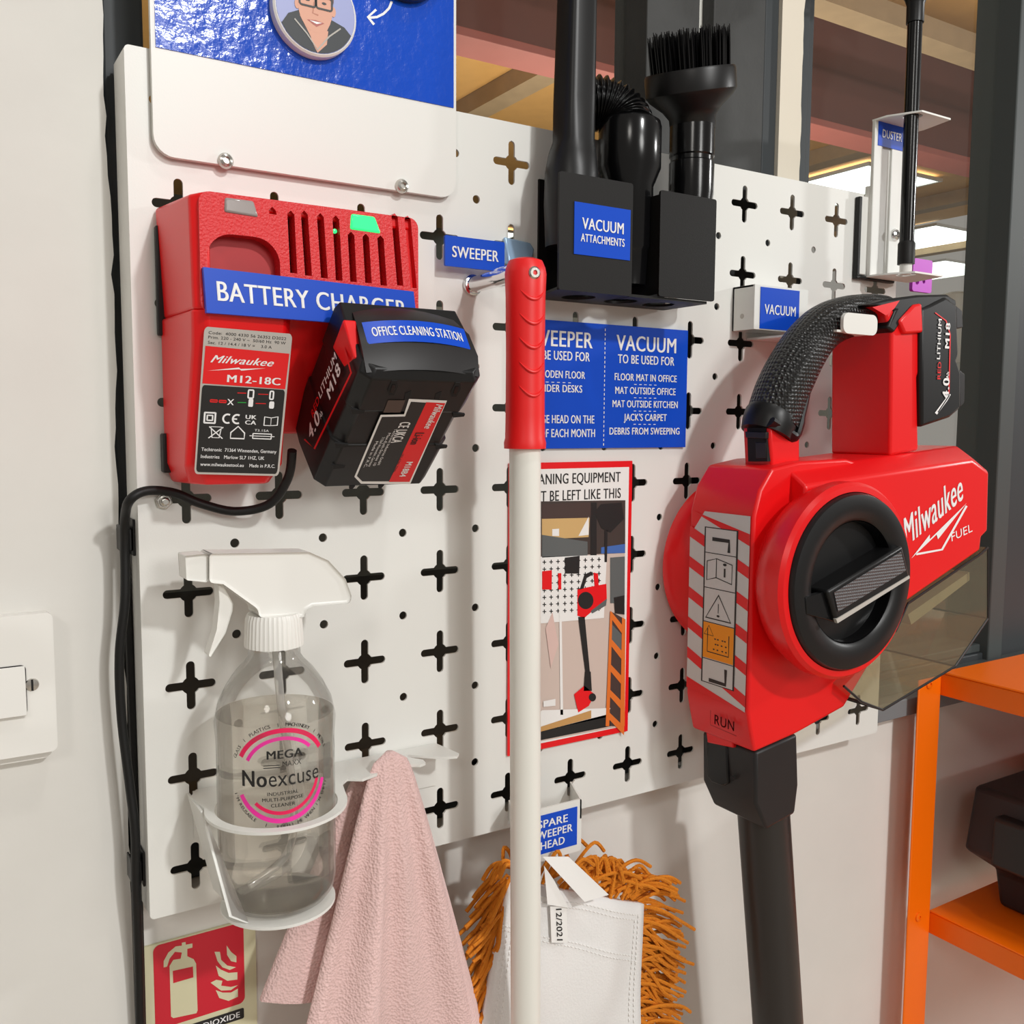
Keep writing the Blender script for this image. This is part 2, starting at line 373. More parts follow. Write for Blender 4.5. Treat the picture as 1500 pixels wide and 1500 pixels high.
for px, py, lab in ((1300, 216, 'tan timber joist between the nearest light panel and the beam'), (1400, 300, 'tan timber joist between the two upper light panels'), (1430, 362, 'far tan timber joist between the two lower light panels'), (735, 150, 'grey timber joist under the plywood ceiling left of the black nozzles')):
    c = atZ(px, py, 1.86); tag(bx('ceiling_joist', (c.x - .06, b1.y + .05, 1.86), (c.x + .06, 6.75, 1.948), TIMB), lab, 'joist', 'timber joists in the workshop')
# workshop furniture glimpsed through the right-hand pane
c = at(1420, 520, 2.6)
t = thing('workbench', 'grey workbench with a pale top far beyond the window', 'workbench', (c.x + .5, 2.9, -1.0))
MB().box((c.x - 1.2, 2.6, c.z - .10), (c.x + 2.4, 3.3, c.z - .05)).build('bench_top', mat('pale_top', (.42, .42, .38), .6), t)
for xx in (c.x - 1.1, c.x + 2.3):
    for yy in (2.65, 3.2): MB().box((xx, yy, -1.0), (xx + .06, yy + .06, c.z - .10)).build('leg', GREYW, t)
c2 = at(1424, 505, 2.75)
m = MB(); m.lathe([(.13, 0), (.15, .02), (.15, .36), (.12, .42), (.05, .44)], (c2.x - .02, 2.85, c.z - .05), n=32)
tag(m.build('white_bucket', mat('white_tub', (.50, .51, .48), .5)), 'pale round tub standing on the bench beyond the window', 'tub')
c3 = at(1437, 505, 2.75)
m = MB(); m.box((c3.x + .12, 2.75, c.z - .05), (c3.x + .34, 2.95, c.z + .10)); tag(m.build('red_box', REDS, bevel=.01), 'small red box beside the pale tub beyond the window', 'box')
m = MB()
for zt in (1.0, 1.25): m.box((2.0, 4.9, zt), (6.5, 5.3, zt + .03))
for xx in (2.0, 4.2, 6.4): m.box((xx, 4.95, -1.0), (xx + .05, 5.25, 1.5))
tag(m.build('storage_rack', mat('rack_grey', (.24, .25, .23), .6)), 'grey racking far at the back of the workshop', 'rack')
p = at(1348, 405, .060)
m = MB(); q0 = at(1336, 378, .060); q1 = at(1362, 430, .060)
vs = [rrect(q0.x, q1.z, q1.x, q0.z, .003)] ; hs = [arc(q0.x + .008, q1.z + .011, .0035, .0035, 0, 345, 23), arc(q0.x + .02, q1.z + .012, .0025, .0025, 0, 345, 23)]
plate(m, vs[0], .058, .004, 0, hs); tag(m.build('perforated_strip', PURPLE), 'small purple perforated strip at the window behind the duster bracket', 'strip')

# ------------------------------------------------------------------ pegboard
P = .06
def cross(cx, cy):
    L, t, r = .0158, .0028, .0057; q = math.sqrt(r * r - t * t); out = []
    for k in range(4):
        a = k * math.pi / 2; ca, sa = math.cos(a), math.sin(a)
        loc = [(q, -t)] + [(L - t + t * math.cos(b), t * math.sin(b)) for b in [math.radians(-90 + 180 * i / 8) for i in range(9)]] + [(q, t)]
        a0 = math.atan2(t, q); loc += [(r * math.cos(a0 + (math.pi / 2 - 2 * a0) * i / 4), r * math.sin(a0 + (math.pi / 2 - 2 * a0) * i / 4)) for i in (1, 2, 3)]
        out += [(cx + x * ca - y * sa, cy + x * sa + y * ca) for x, y in loc]
    return out
X0, X1, Z0, Z1 = -.029, .692, -.029, .509
holes = [cross(i * P, j * P) for i in range(12) for j in range(9)] + [arc((i + .5) * P, (j + .5) * P, .003, .003, 0, 345, 23) for i in range(11) for j in range(8)]
m = MB(); plate(m, rrect(X0, Z0, X1, Z1, .003), 0, .0016, 0, holes)
m.box((X0, .0016, Z0 + .002), (X0 + .0016, .033, Z1 - .002)); m.box((X1 - .0016, .0016, Z0 + .002), (X1, .033, Z1 - .002))
m.box((X0 + .002, .0016, Z0), (X1 - .002, .033, Z0 + .0016)); m.box((X0 + .002, .0016, Z1 - .0016), (X1 - .002, .033, Z1))
PB = m.build('pegboard', WHITE, smooth=0); tag(PB, 'large white metal pegboard with cross-shaped and round holes on the wall', 'pegboard')
s_ = at(239, 734, 0)
m = MB(); m.lathe([(.0052, 0), (.0052, .003), (.0046, .0035)], s_, (0, -1, 0), 6); m.lathe([(.003, .0035), (.003, .006), (.002, .007)], s_, (0, -1, 0), 12)
tag(m.build('mounting_bolt', STEEL, bevel=.0004), 'small steel hex bolt in the pegboard under the charger corner', 'bolt')

# ------------------------------------------------------------------ light switch
t = thing('light_switch', 'white wall light switch with a slotted screw on the plaster wall', 'switch', (-.118, WY, .082))
tl = at(75, 893, .024); sx1, sz1 = tl.x, tl.z - .0005; sx0, sz0 = sx1 - .0865, sz1 - .0865
m = MB(); plate(m, rrect(sx0 + .003, sz0 - .006, sx1 - .0015, sz1 - .002, .006), .026, .009); m.build('back_box', WPLAST, t, bevel=.001)
m = MB(); plate(m, rrect(sx0, sz0, sx1, sz1, .004), .0175, .009); m.build('face_plate', WPLAST, t, bevel=.002, seg=3)
r0 = at(36, 975, .0175); r1 = at(33, 1046, .0175)
m = MB(); plate(m, rrect(r0.x - .045, r1.z - .0006, r0.x + .0006, r0.z + .0006, .003), .0170, .0012); m.build('rocker_gap', DGREY, t)
m = MB(); m.loft([[V((x, y, z)) for x, z, y in ((r0.x - .045, r1.z, .013), (r0.x, r1.z, .013), (r0.x, r0.z - .005, .0155), (r0.x, r0.z, .0165), (r0.x - .045, r0.z, .0165), (r0.x - .045, r0.z - .005, .0155))], [V((x, .0172, z)) for x, z in ((r0.x - .045, r1.z), (r0.x, r1.z), (r0.x, r0.z - .005), (r0.x, r0.z), (r0.x - .045, r0.z), (r0.x - .045, r0.z - .005))]])
m.build('rocker', WPLAST, t, bevel=.0015)
c = at(47, 1003, .0175); m = MB(); m.lathe([(.004, 0), (.0036, .0009), (0, .0012)], c, (0, -1, 0), 24); m.box((c.x - .0006, c.y - .00135, c.z - .0034), (c.x + .0006, c.y - .0009, c.z + .0034), 1); m.build('screw', [STEEL, DARK], t)

# ------------------------------------------------------------------ info plate with blue print
t = thing('sign_plate', 'big white plate with blue glossy print bolted above the battery charger', 'sign', (.09, -.004, .47))
a = at(222, 100, -.006); bq = at(668, 290, -.006); lo = at(440, 278, -.006)
m = MB(); plate(m, rrect(a.x, .4465, bq.x, .76, .012), -.006, .004); m.build('plate', WHITE, t, bevel=.0006)
c0 = at(228, 72, -.006); c1 = at(664, 156, -.006)
m = MB(); zb = (c0.z + c1.z) / 2; plate(m, [(c0.x, zb), (c1.x, zb), (c1.x, .755), (c0.x, .755)], -.0066, .0006, 0)
f = pxf(-.0066); stroke(m, [(574, 2), (570, 12), (562, 20), (552, 25), (541, 26)], 3.6, f, 1); stroke(m, [(551, 14), (539, 25), (548, 36)], 3.6, f, 1)
m.build('blue_print', [BLUEW, INKW], t)
for px, py in ((330, 236), (588, 273)): screw('screw', at(px, py, -.006), t)
c = at(463, 15, -.014); R0 = .0278
bd = thing('photo_badge', 'round photo badge of a man in glasses and dark jacket on blue sign', 'badge', (c.x, -.0067, c.z - R0))
m = MB(); m.lathe([(R0, 0), (R0, .006), (R0 - .0012, .0072), (0, .0072)], (c.x, -.0067, c.z), (0, -1, 0), 56); m.build('disc', WPLAST, bd)
m = MB(); m.lathe([(R0 - .0016, 0), (0, .00001)], (c.x, -.01405, c.z), (0, -1, 0), 56)
f = FACE(c.x, -.0142, c.z, .00012); S = .0262
def P2(L): return [(x * S, y * S) for x, y in L]
flat(m, P2([(-.86, -.46), (-.7, -.22), (-.35, -.05), (.30, -.12), (.72, -.25), (.9, -.42)] + arc(0, 0, .985, .985, -25, -153, 20)), f, 1, 1)
flat(m, P2([(-.42, -.20), (.02, -.92), (.36, -.24)]), f, 2, 1.5)
P2d = lambda L: P2([(x, y - .33) for x, y in L])
flat(m, P2d(arc(-.02, .42, .44, .62, 0, 355, 40)), f, 2, 2)
flat(m, P2d([(-.16, -.10), (.30, -.10), (.26, -.42), (.02, -.66), (-.14, -.4)]), f, 2, 1.7)
for sx in (-.48, .44): flat(m, P2d(arc(sx, .38, .06, .12, 0, 340, 16)), f, 2, 1.6)
flat(m, P2d([(-.46, .55), (-.5, .95), (.46, .95), (.44, .55), (.38, .8), (-.38, .8)]), f, 3, 3)
for sx in (-.22, .20):
    stroke(m, P2d(rrect(sx - .2, .38, sx + .2, .66, .06)), .045 * S, f, 4, 4, True); flat(m, P2d(arc(sx, .52, .06, .03, 0, 340, 12)), f, 4, 3)
stroke(m, P2d([(-.02, .56), (.0, .56)]), .04 * S, f, 4, 4); stroke(m, P2d([(-.05, .5), (-.09, .24), (.05, .22)]), .03 * S, f, 5, 3)
flat(m, P2d([(-.24, .06), (-.02, .09), (.2, .06), (.0, -.06)]), f, 6, 3); flat(m, P2d([(-.18, .055), (.14, .055), (.0, 0)]), f, 7, 4)
stroke(m, P2([(-.55, -.32), (-.24, -.6), (.02, -.92), (.32, -.55), (.62, -.3)]), .035 * S, f, 8, 3)
m.build('portrait', [LAV, JACK, SKIN, HAIR, INKB, mat('printed_skin_shade', (.5, .2, .13), .5), mat('printed_lips', (.45, .12, .1), .5), INKW, INKG], bd)
c = at(598, -66, -.014)
m = MB(); m.lathe([(R0, 0), (R0, .006), (R0 - .0012, .0072), (0, .0072)], (c.x, -.0067, c.z), (0, -1, 0), 56)
tag(m.build('photo_badge', [mat('navy_badge', (.015, .022, .05), .35)]), 'dark round badge cut off by the top edge, right of the arrow', 'badge')

# ------------------------------------------------------------------ battery charger
ch = thing('battery_charger', 'red battery charger with green light mounted on the pegboard', 'charger', (.05, -.001, .25))
XL = -.011; zT = .4135; YF = -.0745
XR = at(604, 330, YF).x + .004; XC = at(432, 490, YF).x; zM = at(300, 452, YF).z; zB = at(262, 716, -.053).z + .001
pz = lambda z: YF + (zM - z) * ((-.052 - YF) / (zM - zB)) if z < zM else YF
# upper front shell with the open slots and the oval bay
def pxz(px, py): q = at(px, py, YF); return (q.x, q.z)
Zx = lambda zx, zy: pxz(210 + zx / 2.777, 240 + zy / 2.777)
slots = []
for xt, yt, xb, yb in ((600, 205, 612, 445), (655, 205, 672, 455), (720, 215, 737, 465), (783, 225, 797, 475), (845, 290, 855, 480), (905, 298, 916, 485), (965, 305, 978, 495), (1022, 215, 1045, 495), (1075, 225, 1100, 505), (525, 190, 527, 205), ):
    a = Zx(xt, yt); b_ = Zx(xb, yb); hw = .0021
    slots.append([(b_[0] - hw, b_[1]), (b_[0] + hw, b_[1]), (a[0] + hw, a[1]), (a[0], a[1] + hw), (a[0] - hw, a[1])])
A, B_ = Zx(255, 275), Zx(557, 440); bay = rrect(A[0], B_[1] - .02, B_[0], A[1], .0145, 8, (.0145, .0145, .002, .002))
m = MB(); plate(m, rrect(XL + .004, zM - .002, XR, zT, .006, 5), YF, .012, 0, slots + [bay]); m.build('grille', REDT, ch, smooth=30, bevel=.0004, seg=1)
m = MB(); m.box((XL + .01, YF + .010, zM + .001), (XR - .006, -.004, zT - .006)); m.build('inner_core', DARK, ch)
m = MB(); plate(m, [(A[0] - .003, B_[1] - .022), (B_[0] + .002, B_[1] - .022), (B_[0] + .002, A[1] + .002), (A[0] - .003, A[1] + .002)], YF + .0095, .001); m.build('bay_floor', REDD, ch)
# case: left wall, top, and the tapering lower column
m = MB(); xl = XL; bk = -.002
def ring(xa, xb, yf): return
m.loft([[V((xl, YF + .006, zT - .002)), V((xl + .006, YF + .001, zT)), V((xl + .010, YF + .001, zT)), V((xl + .010, bk, zT + .008)), V((xl - .0035, bk, zT + .002))],
        [V((xl + .001, YF + .006, zM)), V((xl + .006, YF + .001, zM)), V((xl + .010, YF + .001, zM)), V((xl + .010, bk, zM)), V((xl - .0005, bk, zM))]])
m.box((xl + .006, YF + .003, zT - .007), (XR - .003, bk, zT)); m.box((XR - .008, YF + .004, zM - .03), (XR - .0005, bk, zT - .003))
col = lambda z, dx=0: [V((xl + .0005 + dx, pz(z) + .007, z)), V((xl + .007 + dx, pz(z), z)), V((XC - .005, pz(z), z)), V((XC, pz(z) + .006, z)), V((XC, bk, z)), V((xl - .002, bk, z))]
m.loft([col(zM), col(zM - .02, .001), col((zM + zB) / 2), col(zB + .012, -.001), [V((xl + .004, pz(zB) + .012, zB + .001)), V((xl + .012, pz(zB) + .006, zB)), V((XC - .010, pz(zB) + .006, zB)), V((XC - .006, pz(zB) + .012, zB)), V((XC - .006, bk, zB)), V((xl + .002, bk, zB))]])
m.loft([[V((XC - .002, YF + .010, zM)), V((XR - .004, YF + .010, zM)), V((XR - .004, bk, zM)), V((XC - .002, bk, zM))], [V((XC - .002, -.02, zB + .03)), V((XR - .03, -.02, zB + .03)), V((XR - .03, bk, zB + .03)), V((XC - .002, bk, zB + .03))]])
m.build('case', RED, ch, bevel=.0016, seg=3, smooth=40)
m = MB(); m.box((xl - .0042, -.006, zM - .01), (xl + .004, -.0008, zT - .008)); m.build('back_clip', DGREY, ch, bevel=.001)
m = MB(); m.box((xl - .004, -.009, zB + .006), (xl + .004, -.0008, zB + .03)); m.build('back_clip', DGREY, ch, bevel=.001)
for nm, (za, zb_, zc, zd), mt in (('grey_lens', ((330, 105), (447, 125), (468, 218), (328, 196)), LENSC), ('green_lens', ((845, 180), (940, 190), (966, 284), (840, 266)), GREEN)):
    q = [at(210 + x / 2.777, 240 + y / 2.777, YF) for x, y in (za, zb_, zc, zd)]; zt = zT + .0006
    q = [V((q[0].x, 0, zt)), V((q[1].x, 0, zt)), V((q[2].x, 0, q[2].z)), V((q[3].x, 0, q[3].z))]
    m = MB(); m.loft([[V((p_.x, YF - .0012, p_.z - (.003 if i < 2 else 0))) for i, p_ in enumerate(q)], [V((p_.x, YF + .014, p_.z)) for p_ in q]]); m.build(nm, mt, ch, bevel=.0012)
g0 = Zx(787, 270); m = MB(); m.lathe([(.0014, 0), (.0014, .001), (0, .0014)], (g0[0], YF + .004, g0[1]), (0, -1, 0), 12); m.build('led', GREEN, ch)
# blue name label
cor = [at(298, 391, YF - .004), at(606, 427, YF - .004), at(303, 458, YF - .004), at(612, 482, YF - .004)]
m = MB(); m.loft([[cor[0], cor[1], cor[3], cor[2]], [p_ + V((0, .0038, 0)) for p_ in (cor[0], cor[1], cor[3], cor[2])]])
f = quad(*cor, off=.0002); txt(m, 'BATTERY CHARGER', f, .50, .29, .44, .90, 1, .02); m.build('name_label', [BLUE, INKW], ch)
# rating sticker
pn = V((0, -(zM - zB), -(-.052 - YF))).normalized(); p0 = V((0, YF, zM))
sq = [atP(x, y, p0, pn) + pn * .0004 for x, y in ((299, 478), (428, 489), (284, 694), (408, 697))]
m = MB(); f0 = quad(*sq, off=.00015)
flat(m, rrect(0, 0, 1, 1, .04), f0, 0, 1); f = f0
flat(m, [(.02, .625), (.975, .62), (.985, .865), (.025, .875)], f, 1, 2)
flat(m, rrect(.02, .015, .975, .615, .03), f, 2, 2)
for s, y, w_ in (('Code:  4000 4330 56 26352 D2022', .955, .88), ('Prim. 220 - 240 V ~  50/60 Hz  90 W', .925, .88), ('Sec. 12 / 14.4 / 18 V =    3.0 A', .89, .72)): txt(m, s, f, .05, y, .019, w_, 3, .0, align='l', k=2)
def script_logo(m, f, cx, cy, h, wd, mi, k=3, rot=0.0, under=True):
    txt(m, 'Milwaukee', f, cx, cy, h, wd, mi, .018, .5, rot, k=k)
    ca, sa = math.cos(rot), math.sin(rot); u = wd / 2; asp = 1
    def r(x, y): return (cx + x * ca - y * sa * asp, cy + x * sa / asp + y * ca)
    if under: flat(m, [r(-u * 1.05, -h * 1.15), r(-u * .1, -h * .45), r(-u * .05, -h * .62), r(u * .75, -h * .3), r(-u * .02, -h * .85), r(-u * .08, -h * .68)], f, mi, k)
script_logo(m, f, .45, .77, .05, .72, 4)
txt(m, 'M12-18C', f, .60, .645, .05, .62, 4, .03, k=3)
# icons
stroke(m, [(.42, .575), (.52, .577)], .006, f, 5, 3); stroke(m, [(.66, .575), (.78, .577)], .005, f, 5, 3)
stroke(m, rrect(.545, .545, .605, .60, .01), .010, f, 4, 3, True, .55); stroke(m, rrect(.80, .545, .84, .60, .01), .010, f, 4, 3, True, .55)
stroke(m, rrect(.12, .505, .20, .518, .006), .008, f, 5, 3, True); stroke(m, rrect(.22, .505, .30, .518, .006), .008, f, 5, 3, True)
stroke(m, [(.32, .53), (.38, .49), (.32, .49), (.38, .53)], .009, f, 4, 3, True, .55); stroke(m, [(.43, .51), (.53, .512)], .006, f, 6, 3)
flat(m, rrect(.555, .485, .61, .54, .01), f, 4, 3); stroke(m, [(.64, .51), (.76, .512)], .005, f, 5, 3); flat(m, rrect(.80, .48, .86, .53, .015), f, 4, 3)
stroke(m, rrect(.07, .36, .19, .43, .004), .011, f, 4, 3, True, .55); stroke(m, rrect(.10, .378, .16, .412, .002), .009, f, 4, 3, True, .55)
stroke(m, arc(.33, .395, .05, .03, 60, 300, 14), .012, f, 4, 3, False, .55); stroke(m, arc(.44, .395, .05, .03, 60, 300, 14), .012, f, 4, 3, False, .55); stroke(m, [(.40, .395), (.44, .395)], .010, f, 4, 3)
txt(m, 'UK', f, .60, .40, .028, .13, 4, .03, k=3); txt(m, 'CA', f, .60, .362, .028, .13, 4, .03, k=3)
stroke(m, [(.76, .36), (.76, .42), (.84, .415), (.84, .36)], .008, f, 4, 3, True, .55); stroke(m, [(.84, .36), (.84, .415), (.92, .425), (.92, .365)], .008, f, 4, 3, True, .55)
stroke(m, [(.15, .335), (.17, .26), (.25, .26), (.27, .335)], .007, f, 4, 3, True, .55); stroke(m, [(.13, .255), (.29, .335)], .007, f, 4, 3, False, .55); stroke(m, [(.29, .255), (.13, .335)], .007, f, 4, 3, False, .55)
stroke(m, [(.38, .26), (.38, .30), (.46, .345), (.54, .30), (.54, .26)], .009, f, 4, 3, True, .55)
stroke(m, rrect(.64, .265, .86, .30, .002), .007, f, 4, 3, True, .55); stroke(m, [(.60, .283), (.90, .283)], .005, f, 4, 3); txt(m, 'T3.15A', f, .74, .315, .016, .17, 4, 0, k=3)
for s, y, w_ in (('Techtronic  71364 Winnenden, Germany', .165, .88), ('Industries   Marlow SL7 1HZ, UK', .115, .74), ('www.milwaukeetool.eu    Made in P.R.C.', .06, .88)): txt(m, s, f, .06, y, .024, w_, 4, .01, align='l', k=3)
m.build('rating_label', [SILVER, INKR, INKB, INKB, INKW, INKR, mat('green_ink', (.02, .35, .05), .4)], ch)

# ------------------------------------------------------------------ battery on the charger (leans out of its bay)
tl = at(533, 548, -.128); bl = atX(459, 722, tl.x); vd = (bl - tl); Lf = vd.length; vd.normalize(); ux = V((1, 0, 0)); wn = ux.cross(-vd).normalized()
wn = -wn if wn.y > 0 else wn
Wb = .0775; T = .056
F = lambda x, y, z: tl + ux * x + vd * y + wn * z       # x across, y down the face, z outwards
bt = thing('battery_pack', 'black battery with red label clipped onto the red charger', 'battery', tuple(F(Wb / 2, Lf, -T)))
def bring(y, ins=0, zf=0, zb=-T): return [F(-.001 + ins, y, zb), F(Wb + .001 - ins, y, zb), F(Wb + .002 - ins, y, zb + .02), F(Wb - ins, y, -.006 + zf), F(Wb - .006 - ins, y, zf), F(.006 + ins, y, zf), F(ins, y, -.006 + zf), F(-.002 + ins, y, zb + .02)]
m = MB(); m.loft([bring(-.001, .002, -.004), bring(.004, 0, 0), bring(.03), bring(.031, .0012, -.0012), bring(.06, .0012, -.0012), bring(.061), bring(Lf - .006), bring(Lf, .005, -.006)])
m.build('shell', BLACK, bt, bevel=.0015, smooth=30)
m = MB()   # top cap, curved towards the label
cap = lambda y, z, ins: [F(ins + (Wb - 2 * ins) * i / 8, y - .004 * (1 - ((i - 4) / 4) ** 2), z) for i in range(9)]
rows = [cap(.002, -.003, .003), cap(-.004, -.014, .002), cap(-.006, -.030, .003), cap(-.002, -.046, .006), cap(.004, -T, .008)]
vs = [p_ for r_ in rows for p_ in r_]; fs = [(k * 9 + i, k * 9 + i + 1, (k + 1) * 9 + i + 1, (k + 1) * 9 + i) for k in range(4) for i in range(8)]
m.add(vs, fs); m.add([rows[0][0], rows[1][0], rows[2][0], rows[3][0], rows[4][0], F(.004, .02, -.02)], [(0, 1, 2, 3, 4, 5)]); m.add([rows[0][8], rows[1][8], rows[2][8], rows[3][8], rows[4][8], F(Wb - .004, .02, -.02)], [(0, 1, 2, 3, 4, 5)])
m.build('end_cap', DGREY, bt)
def slot(*polys):
    m = MB()
    for q, (mi, pts_) in enumerate(polys): m.loft([[F(a, b_, .0003 + .0003 * q) for a, b_ in pts_], [F(a, b_, -.001) for a, b_ in pts_]], mi)
    m.build('vent_slot', [DARK, BLACKG], bt)
for x, y, w2, h2 in ((.018, .006, .0055, .010), (.0585, .006, .0055, .010)):
    slot((0, [(x + a, y + b_) for a, b_ in ((0, -.002), (w2 * .6, -.002), (w2, .003), (w2, h2), (w2 * .4, h2), (0, h2 * .6))]), (1, [(x + a, y + b_) for a, b_ in ((.0012, .001), (.0032, .001), (.0042, .004), (.0042, h2 - .002), (.002, h2 - .003))]))
for x in (.030, .0495): slot((0, [(x + a, .012 + b_) for a, b_ in ((0, .002), (.003, 0), (.004, .007), (.001, .007))]))
for x, y in ((.001, .028), (.0, .058), (Wb - .010, .030), (Wb - .010, .060), (.004, .078)): slot((0, [(x + a, y + b_) for a, b_ in ((0, 0), (.009, .0015), (.009, .0035), (.002, .0045))]))
for x in (.022, .042): slot((0, [(x + a, Lf - .004 + b_) for a, b_ in ((0, -.002), (.004, -.002), (.003, .001), (.001, .001))]))
fl = lambda x, y, k=1.0: F(x, y, .0001 + .0001 * k)
m = MB()
fx = lambda x, y, k=1.0: atP(x, y, tl, wn) + wn * (.0001 + .00012 * k)
Q = [(568, 585), (573, 585), (655, 585), (616, 706), (520, 706), (518, 700), (553, 614), (560, 612)]
QZ = lambda L: [(210 + x / 2.777, 240 + y / 2.777) for x, y in L]
flat(m, QZ([(1080, 955), (1235, 962), (1085, 1302), (885, 1300), (858, 1272), (965, 1020), (1060, 1018)]), fx, 1, 1)
flat(m, QZ([(1088, 966), (1150, 970), (1000, 1290), (890, 1290), (868, 1268), (970, 1028), (1064, 1026)]), fx, 0, 2)
flat(m, QZ([(1150, 968), (1228, 972), (1082, 1292), (998, 1292)]), fx, 2, 2)
flat(m, QZ([(995, 960), (1065, 960), (1045, 1010), (975, 1010)]), fx, 3, 2)
rotb = math.atan2(-vd.z, vd.y)
def fb(x, y, k=1.0): return F(x, y, .0003 + .0001 * k)
def onface(px, py): q = atP(px, py, tl, wn) - tl; return q.dot(ux), q.dot(vd)
fr = lambda x, y, k=1.0: F(x, y, .0003 + .0001 * k)
def vtxt(s, zx, zy, h, w_, mi, bold=.01, shear=0):   # reads upwards along the face
    x, y = onface(210 + zx / 2.777, 240 + zy / 2.777)
    g = lambda a, b_, k=1.0: F(x - b_ * -1, y + a, .0003 + .0001 * k)
    txt(m, s, lambda a, b_, k=1.0: F(x + b_, y + a, .0005 + .00008 * k), 0, 0, h, w_, mi, bold, shear)
vtxt('Milwaukee', 1165, 1025, .005, .022, 1, .02, .3); vtxt('Li-ion', 1095, 1115, .006, .011, 4, .03); vtxt('M18B4', 1055, 1240, .0045, .015, 1, .03); vtxt('18V 4.0Ah 72Wh', 1030, 1215, .002, .018, 4, 0)
vtxt('CE UKCA', 1025, 1090, .007, .019, 1, .03)
for i, s in enumerate(('Techtronic Industries GmbH', 'Max-Eyth-Strasse 10', '71364 Winnenden, Germany', 'Made in P.R.C.')): vtxt(s, 985 - i * 22, 1150 + i * 10, .0018, .034 - .003 * i, 1, 0)
m.build('rating_label', [INKB, PAPER, INKR, mat('brown_hologram', (.07, .045, .035), .3), INKB], bt)
# side panel with the range name
side = [atX(210 + x / 2.777, 240 + y / 2.777, tl.x - .0022) for x, y in ((795, 690), (842, 870), (640, 1105), (690, 1160))]
m = MB(); nrm = V((-1, 0, 0))
sp = lambda zx, zy, k=1.0: atX(210 + zx / 2.777, 240 + zy / 2.777, tl.x - .0024 - .00012 * k)
sd = F(0, Lf, 0) - F(0, 0, 0)
stroke(m, [(805, 700), (845, 850), (695, 1160), (655, 1120)], 7, sp, 1, 1)
def stxt(s, zx, zy, h, w_, mi, bold, sh=.0):
    o = sp(zx, zy, 2); txt(m, s, lambda a, b_, k=1.0: o + (-vd) * a + (-wn) * -b_ * -1 + nrm * (.0002 + .0001 * k), 0, 0, h, w_, mi, bold, sh)
def along(s_, a, b_, h, mi, bold=.02):
    A_, B_3 = sp(*a, 2), sp(*b_, 2); d_ = (B_3 - A_); L_ = d_.length; d_.normalize(); u_ = nrm.cross(d_); o = (A_ + B_3) / 2
    txt(m, s_, lambda x, y, k=1.0: o + d_ * x + u_ * y + nrm * (.0002 + .0001 * k), 0, 0, h, L_, mi, bold)
along('RED', (692, 1035), (719, 965), .0052, 1); along('LITHIUM', (722, 957), (789, 790), .0052, 2); along('M18', (760, 962), (806, 842), .0078, 2, .03); along('4.0', (682, 1128), (722, 1045), .0095, 2, .03); along('Ah', (724, 1040), (732, 1018), .004, 2, .01)
m.build('side_label', [INKB, INKR, INKW], bt)
m = MB(); m.loft([[F(-.004, -.006, -.036), F(-.004, .016, -.036), F(-.001, .016, -.020), F(-.001, .002, -.014)], [F(.004, -.006, -.036), F(.004, .016, -.036), F(.004, .016, -.020), F(.004, .002, -.014)]]); m.build('release_button', RED, bt, bevel=.001)
# its blue strip, following the curved cap
def capf(x, y, k=1.0):
    xx = .006 + (Wb - .012) * x; z = -.031 + .014 * (1 - y) + .001; zz = -.033 + .015 * (1 - y)
    i = (x - .5) * 2; yy = (-.004 - .002 * y) - .004 * (1 - i * i) - .0012
    return F(xx, yy - .0002 * k, zz)
m = MB(); n = 12; vs = [capf(i / n, j, 0) for j in (0, 1) for i in range(n + 1)]; m.add(vs, [(i, i + 1, n + 2 + i, n + 1 + i) for i in range(n)]); txt(m, 'OFFICE CLEANING STATION', capf, .5, .30, .42, .88, 1, .02, k=1); m.build('name_label', [BLUE, INKW], bt)

# ------------------------------------------------------------------ charger cable and clips
path = [at(428, 660, -.045), at(422, 700, -.035), at(395, 738, -.022), at(345, 749, -.012), at(295, 738, -.008), at(255, 722, -.007), at(215, 719, -.010), at(190, 733, -.010), at(183, 760, .004), at(183, 800, .010), at(183, 880, .010), at(175, 960, .012), at(178, 1050, .014), at(190, 1150, .012), at(198, 1220, .010), at(199, 1290, .012), at(203, 1400, .020), at(205, 1500, .024), at(207, 1640, .028)]
m = MB(); m.tube(smoothpath(path, 8), .0029, 12); tag(m.build('power_cable', BLACKR), 'black charger cable curling left and down the pegboard edge', 'cable')
path = [at(184, 806, .026), at(190, 950, .027), at(198, 1150, .027), at(203, 1310, .028), at(208, 1500, .030), at(211, 1640, .030)]
m = MB(); m.tube(smoothpath(path, 6), .0027, 10); tag(m.build('power_cable', BLACKR), 'straight black cable running down behind the curling one', 'cable')
cl = None
for (px, py, lab) in ((183, 787, 'upper black adhesive cable clip beside the charger cable bend'), (198, 1268, 'lower black adhesive cable clip near the pegboard bottom corner')):
    c = atX(px, py, X0 - .0045)
    if cl is None:
        cl = thing('cable_clip', lab, 'clip', tuple(c), 'cable clips on the pegboard edge')
        m = MB(); m.box((X0 - .0016, c.y - .010, c.z - .011), (X0 - .0002, c.y + .008, c.z + .012)); m.build('base', BLACK, cl, bevel=.0004)
        m = MB(); m.box((X0 - .0085, c.y - .007, c.z - .008), (X0 - .0072, c.y + .006, c.z + .008)); m.box((X0 - .0085, c.y - .008, c.z - .008), (X0 - .0016, c.y - .0062, c.z + .006)); m.box((X0 - .0085, c.y + .005, c.z - .008), (X0 - .0016, c.y + .0065, c.z + .006)); m.build('jaw', BLACK, cl, bevel=.0006); c_first = c
    else: copy_tree(cl, c - c_first, lab)

